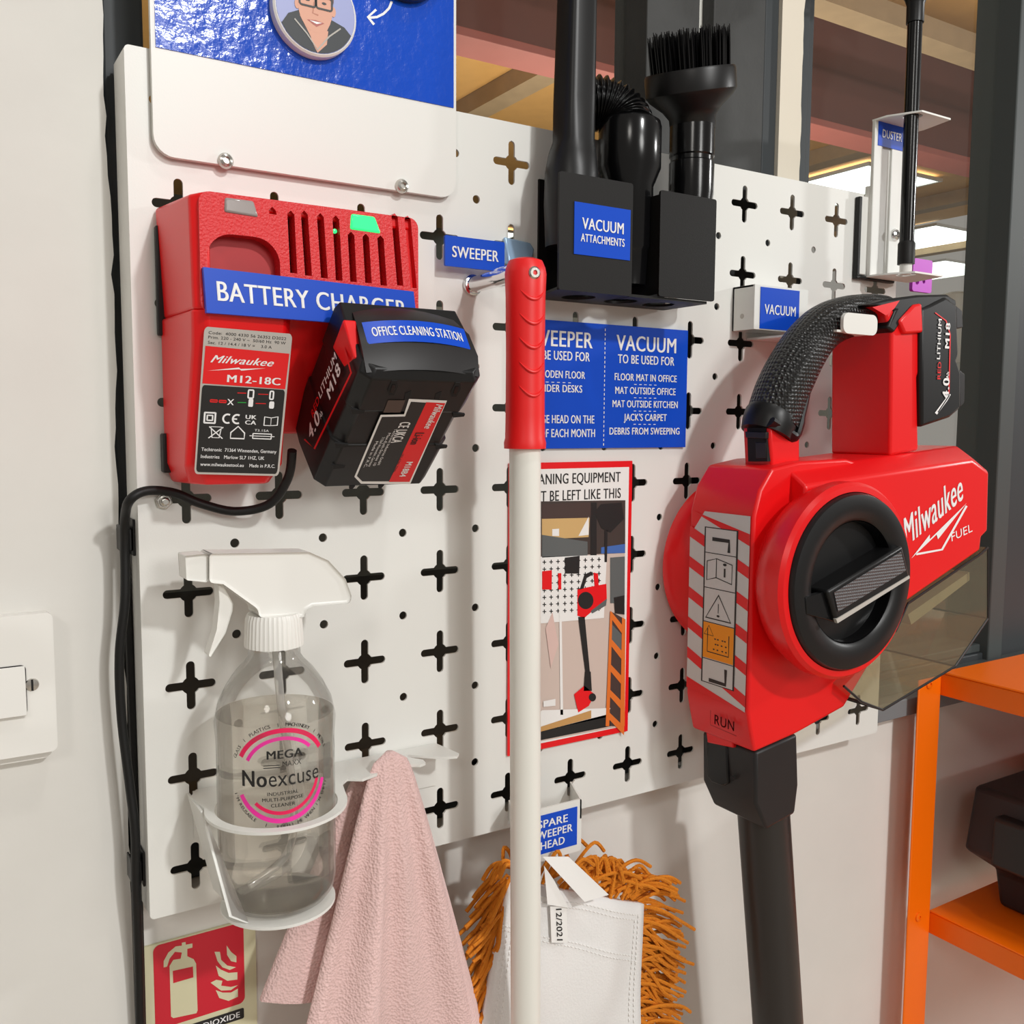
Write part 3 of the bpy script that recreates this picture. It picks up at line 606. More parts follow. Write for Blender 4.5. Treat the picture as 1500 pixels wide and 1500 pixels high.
# ------------------------------------------------------------------ sweeper hook with its tag, and the sweeper
hk = thing('sweeper_hook', 'chrome hook with a blue SWEEPER tag on the pegboard', 'hook', tuple(at(700, 430, 0)))
q0, q1 = at(652, 344, -.012), at(739, 398, -.012); zt0 = at(652, 344, -.012).z; zb0 = at(652, 389, -.012).z
m = MB(); plate(m, rrect(q0.x, zb0, q1.x, zt0, .001), -.012, .002); f = FACE((q0.x + q1.x) / 2, -.0122, zb0); txt(m, 'SWEEPER', f, 0, .0065, .0078, (q1.x - q0.x) * .78, 1, .02); m.build('tag', [BLUE, INKW], hk)
rp = at(691, 418, 0); PX = .2083; PY = -.07
m = MB(); rod0 = V((rp.x, -.0005, rp.z)); rod1 = V((PX - .0, PY + .002, at(770, 396, PY).z))
m.lathe([(.0075, 0), (.0075, .002), (.005, .003)], rod0, rod1 - rod0, 24); m.tube([rod0, rod0.lerp(rod1, .55)], .0058, 20); m.tube([rod0.lerp(rod1, .55), rod0.lerp(rod1, .95)], .0068, 20); m.build('rod', CHROME, hk)
m = MB(); c = at(760, 365, -.004); m.loft([[V((c.x - .012, -.010, c.z - .012)), V((c.x + .008, -.010, c.z - .010)), V((c.x + .013, -.006, c.z + .001)), V((c.x + .011, -.003, c.z + .006)), V((c.x - .012, -.003, c.z + .008))], [V((c.x - .012, .0002 - .0008, c.z - .012)), V((c.x + .008, -.0006, c.z - .010)), V((c.x + .013, -.0006, c.z + .001)), V((c.x + .011, -.0006, c.z + .006)), V((c.x - .012, -.0006, c.z + .008))]]); m.build('spring_clip', BLUESH, hk, bevel=.0012)
sw = thing('sweeper', 'long white sweeper pole with a ribbed red grip hanging in front', 'broom', (.2135, PY, -.95))
gt, gb = at(770, 379, PY), at(769, 657, PY)
up = (gt - gb).normalized(); GL = (gt - gb).length
m = MB(); prof = [(.0142, 0), (.0144, .004), (.0136, .007), (.0133, GL * .18), (.0131, GL * .5), (.0134, GL * .8), (.0140, GL * .92), (.0132, GL - .006), (.0112, GL - .0015), (.007, GL)]
m.lathe(prof, gb, up, 40); m.build('grip', GRIPR, sw, sub=0)
m = MB()   # moulded thumb ridges
for k in range(5):
    zc = gb + up * (GL * (.33 + .125 * k)); pth = []
    for i in range(13):
        a = math.radians(-140 + i * 7); pth.append(zc + V((math.cos(a) * .01335 * 1, math.sin(a) * .0134, 0)) + up * (-.0065 * math.sin(math.pi * i / 12)))
    for i, p_ in enumerate(pth): pass
    m.tube([V((p_.x, p_.y, p_.z)) for p_ in pth], [.0002 + .0011 * math.sin(math.pi * i / 12) for i in range(13)], 8)
m.build('ridges', GRIPR, sw)
hd = (CAM - gt); hd.z = 0; hd.normalize()
c = at(781, 399, PY - .013); m = MB(); dirn = (V((.25, -1, 0))).normalized(); base = gb + up * (GL - .011) + V((-.13, -.99, 0)) * .0112
m.lathe([(.0052, 0), (.0052, .0015), (.0044, .002)], base, (-.13, -1, 0), 24, 1); m.lathe([(.0042, .0012), (.0042, .0026), (.0032, .0036), (.0016, .0036), (.0016, .002), (0, .002)], base, (-.13, -1, 0), 24, 0); m.build('screw', [STEEL, REDD], sw)
m = MB(); p1 = at(770, 1500, PY); dn = (p1 - gb).normalized(); end = gb + dn * ((gb.z + .97) / -dn.z)
m.tube([gb + up * .004, end], .0108, 32); m.build('pole', POLE, sw)
m = MB(); m.box((end.x - .22, end.y - .05, -.995), (end.x + .22, end.y + .05, -.965)); m.build('sweeper_head', CANVAS, sw, bevel=.01)

# ------------------------------------------------------------------ vacuum attachment holder
ah = thing('attachment_holder', 'black metal holder labelled VACUUM ATTACHMENTS at the pegboard top', 'holder', (.32, -.001, .37))
yf = -.055; m = MB()
L0, L1 = at(820, 250, yf), at(925, 430, yf); zlt, zlb = L0.z, at(820, 424, yf).z
R0_, R1_ = at(968, 278, yf), at(1050, 290, yf); zrt, zrb = R0_.z, at(968, 430, yf).z
bl0 = at(790, 262, -.003)
m.box((bl0.x, -.003, zlb + .004), (R1_.x - .006, -.001, bl0.z)); m.build('back_plate', BLACKM, ah)
m = MB(); plate(m, rrect(L0.x, zlb, L1.x, zlt, .002), yf, .002); f = FACE(0, yf - .0002, 0)
m.build('front_panel', BLACKM, ah)
m = MB(); plate(m, rrect(R0_.x, zrb - .002, R1_.x, zrt, .002), yf, .002); m.build('front_panel', BLACKM, ah)
m = MB(); zbt = zlb; out = [(bl0.x - .004, .001 - .003), (R1_.x - .006, -.002), (R1_.x - .006, yf + .002), (L0.x, yf + .002)]
hs = [arc(x, -.028, .013, .013, 0, 345, 23) for x in ((L0.x + L1.x) / 2 + .004, .322, (R0_.x + R1_.x) / 2 - .006)]
vs, fs = curve_mesh([out] + hs, .002); m.add([(x, y, z + zbt + .001) for x, y, z in vs], fs); m.build('base', BLACKM, ah)
m = MB(); m.box((L1.x - .002, yf + .002, zlb), (L1.x, yf + .02, zlt - .004)); m.box((R0_.x, yf + .002, zrb), (R0_.x + .0018, -.003, zrt - .003)); m.build('divider', BLACKM, ah)
a0, a1 = at(841, 295, yf), at(922, 380, yf); b0_ = at(841, 372, yf)
m = MB(); hgt = a0.z - b0_.z; plate(m, [(a0.x, b0_.z), (a1.x, b0_.z), (a1.x, a0.z), (a0.x, a0.z)], yf - .0006, .0005)
f = FACE((a0.x + a1.x) / 2, yf - .0007, b0_.z); txt(m, 'VACUUM', f, 0, hgt * .50, hgt * .22, (a1.x - a0.x) * .74, 1, .02); txt(m, 'ATTACHMENTS', f, 0, hgt * .255, hgt * .155, (a1.x - a0.x) * .78, 1, .02); m.build('label', [BLUE, INKW], ah)

# crevice nozzle
cx_, cy_ = at(838, 260, -.030).x, -.030
m = MB()
def oval(z, rx, ry, dx=0, dy=0, n=28, e=2.0):
    out = []
    for i in range(n):
        a = 2 * math.pi * i / n; c_, s_2 = math.cos(a), math.sin(a)
        out.append(V((cx_ + dx + rx * math.copysign(abs(c_) ** (2 / e), c_), cy_ + dy + ry * math.copysign(abs(s_2) ** (2 / e), s_2), z)))
    return out
zs = lambda y: at(842, y, -.030).z
m.loft([oval(zbt + .035, .0195, .0190), oval(zs(300), .0205, .0195, -.0005), oval(zs(256), .0200, .0190, -.0005), oval(zs(228), .0172, .0165, 0, 0, e=2.3), oval(zs(208), .0138, .0138, .001, 0, e=3), oval(zs(150), .0130, .0130, .0012, 0, e=4), oval(zs(-10), .0118, .012, .0026, 0, e=4.5), oval(zs(-170), .0114, .012, .0036, 0, e=4.5)])
tag(m.build('crevice_nozzle', BLACK, smooth=50), 'tall flat black crevice nozzle, leftmost in the attachment holder', 'nozzle')
# flexible hose
hc = at(925, 250, -.028); hs_ = thing('flexible_hose', 'ribbed black flexible hose bent over, middle of the attachment holder', 'hose', (hc.x, -.028, zbt))
zz_ = lambda y: at(922, y, -.028).z
rcu = prad(92, 922, 220, -.028)
m = MB(); m.lathe([(.0150, zbt + .012), (.0165, zz_(370)), (.0180, zz_(365)), (.0185, zz_(275)), (rcu, zz_(248)), (rcu, zz_(188)), (rcu - .001, zz_(180)), (rcu - .004, zz_(176))], (hc.x - .002, -.028, 0), (0, 0, 1), 40); m.build('cuff', BLACKG, hs_)
bcx = at(884, 180, -.02).x; bz = zz_(184); rb = hc.x - .002 - bcx; pth = []; rr = []
NB = 150
for i in range(NB + 1):
    a = math.radians(-6 + 126 * i / NB); pth.append(V((bcx + rb * math.cos(a), -.026 + .020 * i / NB, bz + rb * .92 * math.sin(a)))); rr.append(rcu * .80 + .0014 * math.sin(i * math.pi * 2 / 11.0))
m = MB(); m.tube(pth, rr, 32, up=(0, 1, 0)); m.build('corrugated_tube', BLACKG, hs_, smooth=180)
# round dusting brush
bc = at(1012, 250, -.028); br = thing('dusting_brush', 'round black dusting brush with upright bristles, right in the holder', 'brush', (bc.x, -.028, zbt))
zq = lambda y: at(1012, y, -.028).z
rn = prad(66, 1015, 200, -.028); rh = prad(132, 1012, 120, -.03)
bxx = at(1014, 200, -.028).x
m = MB(); m.lathe([(rn - .002, zbt + .01), (rn - .001, zq(300)), (rn, zq(285)), (rn, zq(240)), (rn - .001, zq(238)), (rn - .001, zq(232)), (rn, zq(230)), (rn, zq(165))], (bxx, -.028, 0), (0, 0, 1), 36); m.build('neck', BLACKG, br)
tilt = V((-.26, -.16, 1)).normalized(); hb = V((bxx, -.028, zq(180)))
m = MB(); m.lathe([(rn, -.006), (rn + .0005, .004), (rn + .005, .010), (rh - .003, .018), (rh, .022), (rh, .036), (rh - .001, .038), (rh - .004, .038), (rh - .005, .03)], hb, tilt, 48); m.build('head', BLACK, br)
m = MB(); tu = tilt.orthogonal().normalized(); tv = tilt.cross(tu)
for i in range(420):
    a = random.uniform(0, 2 * math.pi); r_ = random.uniform(.010, rh - .005); d0 = (tu * math.cos(a) + tv * math.sin(a)); b0p = hb + tilt * .034 + d0 * r_; e = hb + tilt * random.uniform(.062, .067) + d0 * (r_ * 1.03 + random.uniform(0, .0015))
    m.tube([b0p, b0p.lerp(e, .6), e], [.0008, .0007, .0003], 4)
o = m.build('bristles', BLACKG, br); o['kind'] = 'stuff'

# ------------------------------------------------------------------ usage sign and poster
sx = at(1006, 570, -.003); zt_ = at(1006, 484, -.003).z; zb_ = at(1003, 655, -.003).z; dv = at(885, 570, -.003).x; xw = sx.x - dv; xl_ = dv - xw * .985
m = MB(); plate(m, [(xl_, zb_), (sx.x, zb_), (sx.x, zt_), (xl_, zt_)], -.003, .002); H = zt_ - zb_
f = FACE(dv, -.0031, zb_)
for i in range(26): stroke(m, [(0, H * (.02 + .037 * i)), (0, H * (.02 + .037 * i + .020))], .0007, f)
def lines(cx, L):
    for s, y, h, w_ in L: txt(m, s, f, cx, H * y, H * h, w_ * xw, 1, .02)
lines(xw * .49, [('VACUUM', .80, .125, .72), ('TO BE USED FOR', .695, .072, .68), ('FLOOR MAT IN OFFICE', .555, .058, .75), ('MAT OUTSIDE OFFICE', .445, .058, .73), ('MAT OUTSIDE KITCHEN', .335, .058, .79), ("JACK'S CARPET", .225, .058, .52), ('DEBRIS FROM SWEEPING', .11, .058, .85)])
lines(-xw * .50, [('SWEEPER', .80, .125, .72), ('TO BE USED FOR', .695, .072, .66), ('WOODEN FLOOR', .555, .058, .56), ('UNDER DESKS', .445, .058, .50), ('CHANGE HEAD ON THE', .20, .065, .78), ('FIRST OF EACH MONTH', .09, .065, .80)])
for cx, ys in ((xw * .49, (.525, .415, .305, .195)), (-xw * .5, (.52,))):
    for y in ys:
        for i in range(5): stroke(m, [(cx + (i - 2.4) * xw * .06, H * y), (cx + (i - 2.4) * xw * .06 + xw * .03, H * y)], .0005, f)
tag(m.build('usage_sign', [BLUE, INKW], smooth=0), 'blue two-column sign listing sweeper and vacuum uses, behind red grip', 'sign')
px_ = pxf(-.0028); xr = at(926, 700, -.0025).x; xlp = at(745, 900, -.0025).x; zpt = at(926, 675, -.0025).z; zpb = at(923, 1070, -.0025).z; Wp, Hp = xr - xlp, zpt - zpb
m = MB(); plate(m, [(xlp, zpb), (xr, zpb), (xr, zpt), (xlp, zpt)], -.0025, .0015)
f = FACE((xlp + xr) / 2, -.0026, zpb, .00012)
flat(m, [(-Wp * .47, Hp * .022), (Wp * .47, Hp * .022), (Wp * .47, Hp * .978), (-Wp * .47, Hp * .978)], f, 1)
txt(m, 'CLEANING EQUIPMENT', f, -.0005, Hp * .926, Hp * .036, Wp * .80, 2, .015, k=2); txt(m, 'MUST BE LEFT LIKE THIS', f, 0, Hp * .868, Hp * .036, Wp * .80, 2, .015, k=2)
a0, a1 = -Wp * .44, Wp * .44
def pp(L, mi, k=3): flat(m, [px2(x, y) for x, y in L], f, mi, k)
def px2(x, y):      # photo points inside the printed picture
    q = at(680 + x / 3.0, 650 + y / 3.0, -.0026); return (q.x - (xlp + xr) / 2, q.z - zpb)
pp([(212, 255), (707, 248), (700, 1240), (212, 1330)], 3, 2)                      # wall
pp([(212, 255), (707, 248), (706, 480), (212, 500)], 4, 3); pp([(340, 330), (550, 325), (545, 410), (340, 420)], 5, 4); pp([(385, 375), (415, 373), (415, 405), (385, 405)], 1, 5); pp([(500, 405), (545, 320), (545, 400)], 1, 5)
pp([(340, 265), (560, 258), (560, 325), (340, 330)], 6, 4); pp([(340, 400), (540, 430), (540, 490), (340, 500)], 7, 5); pp([(555, 258), (580, 258), (580, 490), (553, 490)], 2, 5); pp([(570, 300), (600, 265), (690, 258), (700, 330), (640, 390), (600, 370)], 2, 6); pp([(615, 380), (628, 380), (625, 520), (614, 520)], 2, 6)
pp([(600, 455), (705, 440), (704, 480), (600, 482)], 8, 5); pp([(640, 500), (704, 495), (703, 700), (640, 700)], 7, 5)
pp([(212, 500), (625, 488), (612, 765), (212, 800)], 1, 5)
for i in range(9):
    for j in range(8):
        x, y = 350 + i * 30, 520 + j * 31 - i * 1.5
        if x < 600: pp([(x - 8, y - 2), (x + 8, y - 2), (x + 8, y + 2), (x - 8, y + 2)], 2, 6); pp([(x - 2, y - 9), (x + 2, y - 9), (x + 2, y + 9), (x - 2, y + 9)], 2, 6)
pp([(440, 500), (505, 492), (503, 570), (440, 570)], 2, 7); pp([(340, 560), (383, 555), (382, 640), (340, 640)], 0, 7); pp([(410, 568), (424, 568), (424, 640), (411, 640)], 0, 7); pp([(414, 640), (424, 640), (432, 1190), (420, 1190)], 1, 7)
pp([(355, 810), (385, 740), (412, 880), (378, 985)], 9, 7)
pp([(495, 640), (540, 630), (622, 615), (624, 680), (560, 735), (525, 765), (495, 755)], 0, 7); pp(arc(531, 688, 34, 38, 0, 350, 30), 2, 8); pp([(505, 640), (525, 575), (555, 560), (560, 575), (535, 590), (522, 635)], 2, 8); pp([(565, 565), (585, 570), (588, 625), (570, 625)], 0, 8); pp([(552, 735), (624, 680), (620, 710), (560, 745)], 7, 8)
pp([(498, 760), (527, 760), (550, 1005), (530, 1005)], 2, 7); pp([(528, 1000), (553, 1000), (558, 1085), (522, 1085)], 2, 8); pp([(480, 1100), (525, 1062), (570, 1100), (545, 1150), (498, 1180)], 0, 8); pp(arc(560, 1113, 16, 18, 0, 340, 18), 2, 9)
pp([(640, 735), (704, 770), (702, 1240), (620, 1240)], 6, 6); pp([(644, 790), (700, 850), (698, 950), (640, 880)], 7, 7)
for y in (735, 850, 960, 1070, 1170): pp([(642 - (y - 735) * .04, y), (700, y + 72), (699, y + 110), (640 - (y - 735) * .04, y + 28)], 10, 8)
pp([(638, 735), (648, 740), (634, 1240), (618, 1240)], 10, 9); pp([(690, 762), (705, 770), (702, 1240), (682, 1240)], 10, 9)
pp([(655, 675), (702, 665), (702, 750), (660, 745)], 2, 7)
pp([(212, 1270), (340, 1170), (500, 1165), (640, 1160), (625, 1200), (340, 1260)], 1, 7); pp([(212, 1290), (340, 1240), (555, 1170), (555, 1205), (340, 1262), (212, 1310)], 11, 8); pp([(340, 1262), (560, 1205), (640, 1185), (640, 1240), (340, 1300), (212, 1330), (212, 1310)], 2, 7); pp([(345, 1130), (398, 1120), (398, 1150), (345, 1155)], 1, 8)
tag(m.build('notice_poster', [REDS, PAPER, INKB, mat('print_wall', (.62, .50, .44), .5), mat('print_dark', (.05, .035, .03), .5), mat('print_gold', (.62, .40, .16), .5), mat('print_brown', (.06, .035, .03), .5), mat('print_grey', (.11, .12, .12), .5), mat('print_blue', (.05, .14, .45), .5), mat('print_pink', (.70, .50, .45), .5), mat('print_orange', (.75, .17, .02), .5), mat('print_mop', (.55, .30, .10), .5)], smooth=0), 'red-bordered notice with a photo of cleaning equipment, behind white pole', 'notice')

# ------------------------------------------------------------------ spare sweeper head on its bracket
sb = thing('sweeper_head_bracket', 'white metal bracket labelled SPARE SWEEPER HEAD below the notice', 'bracket', (.26, -.001, -.07))
yb = -.028; q0 = at(852, 1172, yb); xR_ = q0.x; xL_ = at(753, 1230, yb).x; zT_ = at(852, 1170, yb).z; zB_ = at(846, 1247, yb).z
m = MB(); plate(m, rrect(xL_, zB_, xR_, zT_, .0015, 3), yb, .0015); m.build('front_plate', WHITE, sb, bevel=.0004)
m = MB()
m.loft([[V((xR_ - .0015, yb, zT_ - .016)), V((xR_, yb, zT_ - .016)), V((xR_, yb, zT_)), V((xR_ - .0015, yb, zT_))], [V((.2995, -.0004, zT_ - .016)), V((.301, -.0004, zT_ - .016)), V((.301, -.0004, zT_ + .003)), V((.2995, -.0004, zT_ + .003))]]); m.build('side_arm', WHITE, sb)
m = MB(); m.loft([[V((xL_, yb, zT_ - .016)), V((xL_ + .0015, yb, zT_ - .016)), V((xL_ + .0015, yb, zT_)), V((xL_, yb, zT_))], [V((xL_ + .012, -.0004, zT_ - .016)), V((xL_ + .0135, -.0004, zT_ - .016)), V((xL_ + .0135, -.0004, zT_)), V((xL_ + .012, -.0004, zT_))]]); m.build('side_arm', WHITE, sb)
a0 = at(846, 1180, yb); lz1, lz0 = at(846, 1181, yb).z, at(843, 1237, yb).z; lx1 = at(845, 1200, yb).x; lx0 = lx1 - (lz1 - lz0) * 1.52
m = MB(); plate(m, [(lx0, lz0), (lx1, lz0), (lx1, lz1), (lx0, lz1)], yb - .0005, .0004); f = FACE((lx0 + lx1) / 2, yb - .0006, lz0); hh = lz1 - lz0; ww = lx1 - lx0
for s, y, w_ in (('SPARE', .68, .60), ('SWEEPER', .40, .80), ('HEAD', .12, .48)): txt(m, s, f, 0, hh * y, hh * .20, ww * w_, 1, .02)
m.build('label', [BLUE, INKW], sb)
mh = thing('mop_head', 'spare mop head of white canvas with orange yarn fringe', 'mop', (.27, -.02, -.35))
my = -.034
C4 = [(748, 1288), (800, 1296), (866, 1309), (942, 1324), (939, 1420), (932, 1600), (930, 1680), (670, 1680), (690, 1600), (716, 1480), (733, 1360)]
fr_ = [at(x, y, my) for x, y in C4]
def wav(p_): return V((p_.x, my + .004 * math.sin(p_.z * 55 + p_.x * 30) + .003 * math.sin(p_.x * 90), p_.z))
m = MB(); n = 28; k_ = 20
tlc, trc = at(746, 1288, my), at(942, 1324, my); blc, brc = at(668, 1680, my), at(930, 1680, my)
grid = []
for j in range(k_ + 1):
    v = j / k_
    for i in range(n + 1):
        u = i / n; p_ = (tlc * (1 - u) + trc * u) * (1 - v) + (blc * (1 - u) + brc * u) * v; grid.append(p_ + V((0, .0035 * math.sin(v * 9 + u * 5) * v + .002 * math.sin(u * 14 + v * 4), 0)))
m.add(grid, [(j * (n + 1) + i, j * (n + 1) + i + 1, (j + 1) * (n + 1) + i + 1, (j + 1) * (n + 1) + i) for j in range(k_) for i in range(n)])
def gp(u, v, off=.0): 
    p_ = (tlc * (1 - u) + trc * u) * (1 - v) + (blc * (1 - u) + brc * u) * v; return p_ + V((0, .0035 * math.sin(v * 9 + u * 5) * v + .002 * math.sin(u * 14 + v * 4) - off, 0))
cv = m.build('canvas', CANVAS, mh, solid=.006)
m = MB()
def seam(pts, wide=None):
    for (u0, v0), (u1, v1) in zip(pts[:-1], pts[1:]):
        L = math.hypot((u1 - u0) * .16, (v1 - v0) * .2); k = max(2, int(L / .0042))
        for i in range(k):
            a, b_ = i / k, (i + .62) / k; m.tube([gp(u0 + (u1 - u0) * a, v0 + (v1 - v0) * a, .0034), gp(u0 + (u1 - u0) * (a + b_) / 2, v0 + (v1 - v0) * (a + b_) / 2, .0041), gp(u0 + (u1 - u0) * b_, v0 + (v1 - v0) * b_, .0034)], .0004, 5)
seam([(.05, .035), (.95, .045), (.95, 1)]); seam([(.05, .055), (.92, .065), (.92, 1)]); seam([(.0, .17), (.97, .215)]); seam([(.0, .185), (.97, .235)]); seam([(.05, .2), (.06, 1)]); seam([(.08, .2), (.09, 1)])
m.build('stitching', PAPER, mh)
m = MB()
for i in range(330):    # fringe on the right and over the top, then on the left
    if i < 235:
        s_v = random.random() ** 1.0
        if i < 60: u, v = random.uniform(.25, 1.0), random.uniform(-.035, .015); ang = random.uniform(5, 85)
        else: u, v = .985, random.uniform(0, .62); ang = random.uniform(-50, 15) - 12 * v
        L = random.uniform(.034, .052)
    else:
        u, v = .01, random.uniform(-.02, .62); ang = random.uniform(190, 250) + 8 * v; L = random.uniform(.022, .034)
        if i > 322: u, v, ang, L = random.uniform(0, .1), -.02, random.uniform(95, 150), .03
    p_ = gp(u, v, 0) + V((0, random.uniform(-.001, .014), 0)); a = math.radians(ang); d0 = V((math.cos(a), random.uniform(-.25, .2), math.sin(a)))
    dr = .55 if ang > 60 and ang < 180 else .35
    q1 = p_ + d0 * L * .4; q2 = p_ + d0 * L * .8 + V((random.uniform(-.003, .003), random.uniform(-.003, .003), -L * dr * .4)); q3 = q2 + V((d0.x * L * .3 + random.uniform(-.003, .003), 0, -L * dr * .55))
    m.tube(smoothpath([p_, q1, q2, q3], 4), .00155, 6)
o = m.build('fringe', YARN, mh); o['kind'] = 'stuff'
m = MB(); c = [at(x, y, my - .012) for x, y in ((795, 1255), (833, 1255), (885, 1306), (852, 1318))]; c[3].y -= .004; c[2].y -= .006
m.loft([c, [p_ + V((0, .0004, 0)) for p_ in c]])
c2_ = [at(x, y, my - .010) for x, y in ((797, 1268), (812, 1290), (833, 1330), (802, 1325))]; m.loft([c2_, [p_ + V((0, .0004, 0)) for p_ in c2_]])
tg = [at(820, 1275, my - .0125), at(832, 1290, my - .013)]; m.add([], [])
m.build('care_tag', PAPER, mh)
m = MB(); tq = [at(x, y, my - .008) for x, y in ((806, 1328), (830, 1326), (808, 1381), (832, 1381))]; m.loft([[tq[0], tq[1], tq[3], tq[2]], [p_ + V((0, .0004, 0)) for p_ in (tq[0], tq[1], tq[3], tq[2])]])
f = quad(*tq, off=.0003); txt(m, '12/2021', lambda a, b_, k=1.0: f(b_, a, k), .50, .36, .36, None, 1, .01, hx=.01) if False else None
f2 = lambda a, b_, k=1.0: f(.50 + b_, .50 - a, k); txt(m, '12/2021', f2, 0, -.17, .34, .86, 1, .012); m.build('date_tag', [PAPER, INKB], mh)

# ------------------------------------------------------------------ bottle holder, spray bottle, towel
BC = at(406, 1200, -.050); BX, BY = BC.x, -.050; BR = .0362
zr = at(400, 1222, BY - BR - .005).z; zbm = at(405, 1362, BY - BR).z
ho = thing('bottle_holder', 'white metal ring holder around the spray bottle with side hooks', 'holder', (BX, -.001, zbm))
m = MB(); n = 40
ri, ro = BR + .0012, BR + .0072
xr_ = at(668, 1135, -.03).x
outl = [(BX - ro + .006, -.0015), (BX - ro, -.012)] + arc(BX, BY, ro, ro, 160, 350, 30)
outl += [(BX + ro + .004, -.040), (BX + ro + .010, -.034)]
nx = at(562, 1160, -.045); outl += [(BX + .062, -.040), (BX + .074, -.036), (BX + .078, -.031), (BX + .076, -.026), (BX + .082, -.021), (BX + .090, -.024)]
outl += [(BX + .107, -.036), (BX + .112, -.034), (BX + .113, -.028), (BX + .104, -.014), (BX + .108, -.013), (BX + .128, -.031), (BX + .137, -.034), (BX + .141, -.030), (BX + .137, -.0015)]
vs, fs = curve_mesh([outl, arc(BX, BY, ri, ri, 0, 352, 44)], .0018); m.add([(x, y, z + zr) for x, y, z in vs], fs); m.build('ring_plate', WHITE, ho, bevel=.0004, seg=1)
m = MB(); m.box((BX - ro + .004, -.0022, zbm + .03), (BX + .137, -.0006, zr)); m.box((BX - .02, -.0022, zr), (BX + .02, -.0006, zr + .0), 0) if False else None; m.build('back_plate', WHITE, ho)
m = MB(); xa = BX - ro + .001
m.loft([[V((xa - .001, -.002, zr)), V((xa - .001, -.036, zr)), V((xa + .006, BY - .018, zbm + .006)), V((xa + .016, BY - .020, zbm)), V((xa + .016, BY + .01, zbm)), V((xa + .006, BY + .014, zbm + .010))], [p_ + V((.0018, 0, 0)) for p_ in (V((xa - .001, -.002, zr)), V((xa - .001, -.036, zr)), V((xa + .006, BY - .018, zbm + .006)), V((xa + .016, BY - .020, zbm)), V((xa + .016, BY + .01, zbm)), V((xa + .006, BY + .014, zbm + .010)))]]); m.build('side_strap', WHITE, ho, bevel=.0004)
m = MB(); m.lathe([(BR - .001, -.0018), (BR - .001, 0), (0, 0)], (BX, BY, zbm - .0002), n=56); m.build('base_disc', WHITE, ho)
bo = thing('spray_bottle', 'clear trigger spray bottle of cleaner in the white holder', 'bottle', (BX, BY, zbm))
dep = (BC - CAM).dot(RZ); zy = lambda y: at(406, y, BY).z; rp_ = lambda h: h * dep / FPX
prof = [(0, zbm + .0015), (.024, zbm + .001), (.0305, zbm + .003), (.0345, zbm + .0085), (BR - .0004, zbm + .016), (BR - .0004, zy(1075)), (rp_(86), zy(1050)), (rp_(80), zy(1022)), (rp_(68), zy(998)), (rp_(54), zy(978)), (rp_(42), zy(966)), (rp_(37), zy(958)), (rp_(36), zy(930))]
m = MB(); m.lathe(prof, (BX, BY, 0), n=64, cap=False); m.build('bottle', BOTTLE, bo, smooth=60)
k = .0011; zl = zy(1040)
prof2 = [(0, zbm + .0025), (.023, zbm + .0025), (.029, zbm + .0045), (.0335, zbm + .0095), (BR - k - .0005, zbm + .017), (BR - k - .0005, zy(1075)), (rp_(83), zl), (0, zl)]
m = MB(); m.lathe(prof2, (BX, BY, 0), n=64, cap=False); m.build('liquid', LIQ, bo, smooth=60)
m = MB(); m.tube(smoothpath([(BX + .001, BY, zy(940)), (BX + .004, BY, zy(1040)), (BX + .012, BY + .004, zy(1180)), (BX + .008, BY + .006, zy(1260)), (BX - .018, BY + .002, zbm + .012)], 8), .0026, 12, cap=False); m.build('dip_tube', TUBEC, bo)
zc0, zc1 = zy(944), zy(897); rc = rp_(39.5)
m = MB(); N = 120; rg = lambda z, r: [V((BX + (r + (.0004 if i % 3 == 0 else 0)) * math.cos(2 * math.pi * i / N), BY + (r + (.0004 if i % 3 == 0 else 0)) * math.sin(2 * math.pi * i / N), z)) for i in range(N)]
m.loft([rg(zc0, rc + .0006), rg(zc0 + .003, rc + .0006), rg(zc1 - .003, rc - .0003), rg(zc1, rc - .0014)]); m.build('collar', WPLAST, bo, smooth=25)
hy0, hy1 = BY - .0115, BY + .0115
def spr(mb, pts, hw, zin=0.0):
    c_ = [at(x, y, BY) for x, y in pts]; mb.loft([[V((p_.x, BY - hw * .7, p_.z)) for p_ in c_], [V((p_.x, BY - hw, p_.z)) for p_ in c_], [V((p_.x, BY + hw, p_.z)) for p_ in c_], [V((p_.x, BY + hw * .7, p_.z)) for p_ in c_]])
m = MB(); spr(m, [(300, 808), (445, 806), (472, 818), (497, 845), (506, 870), (503, 880), (450, 884), (440, 890), (438, 900), (372, 900), (370, 888), (320, 852), (300, 850)], .0125); m.build('spray_head', WPLAST, bo, bevel=.0025, seg=3, smooth=50)
m = MB(); spr(m, [(266, 812), (296, 809), (299, 811), (299, 848), (296, 850), (268, 847)], .0095); m.build('nozzle', WPLAST, bo, bevel=.001)
m = MB(); spr(m, [(316, 853), (322, 853), (338, 882), (337, 893), (327, 925), (305, 960), (302, 958), (314, 920), (318, 880)], .006); m.build('trigger', WPLAST, bo, bevel=.0012)
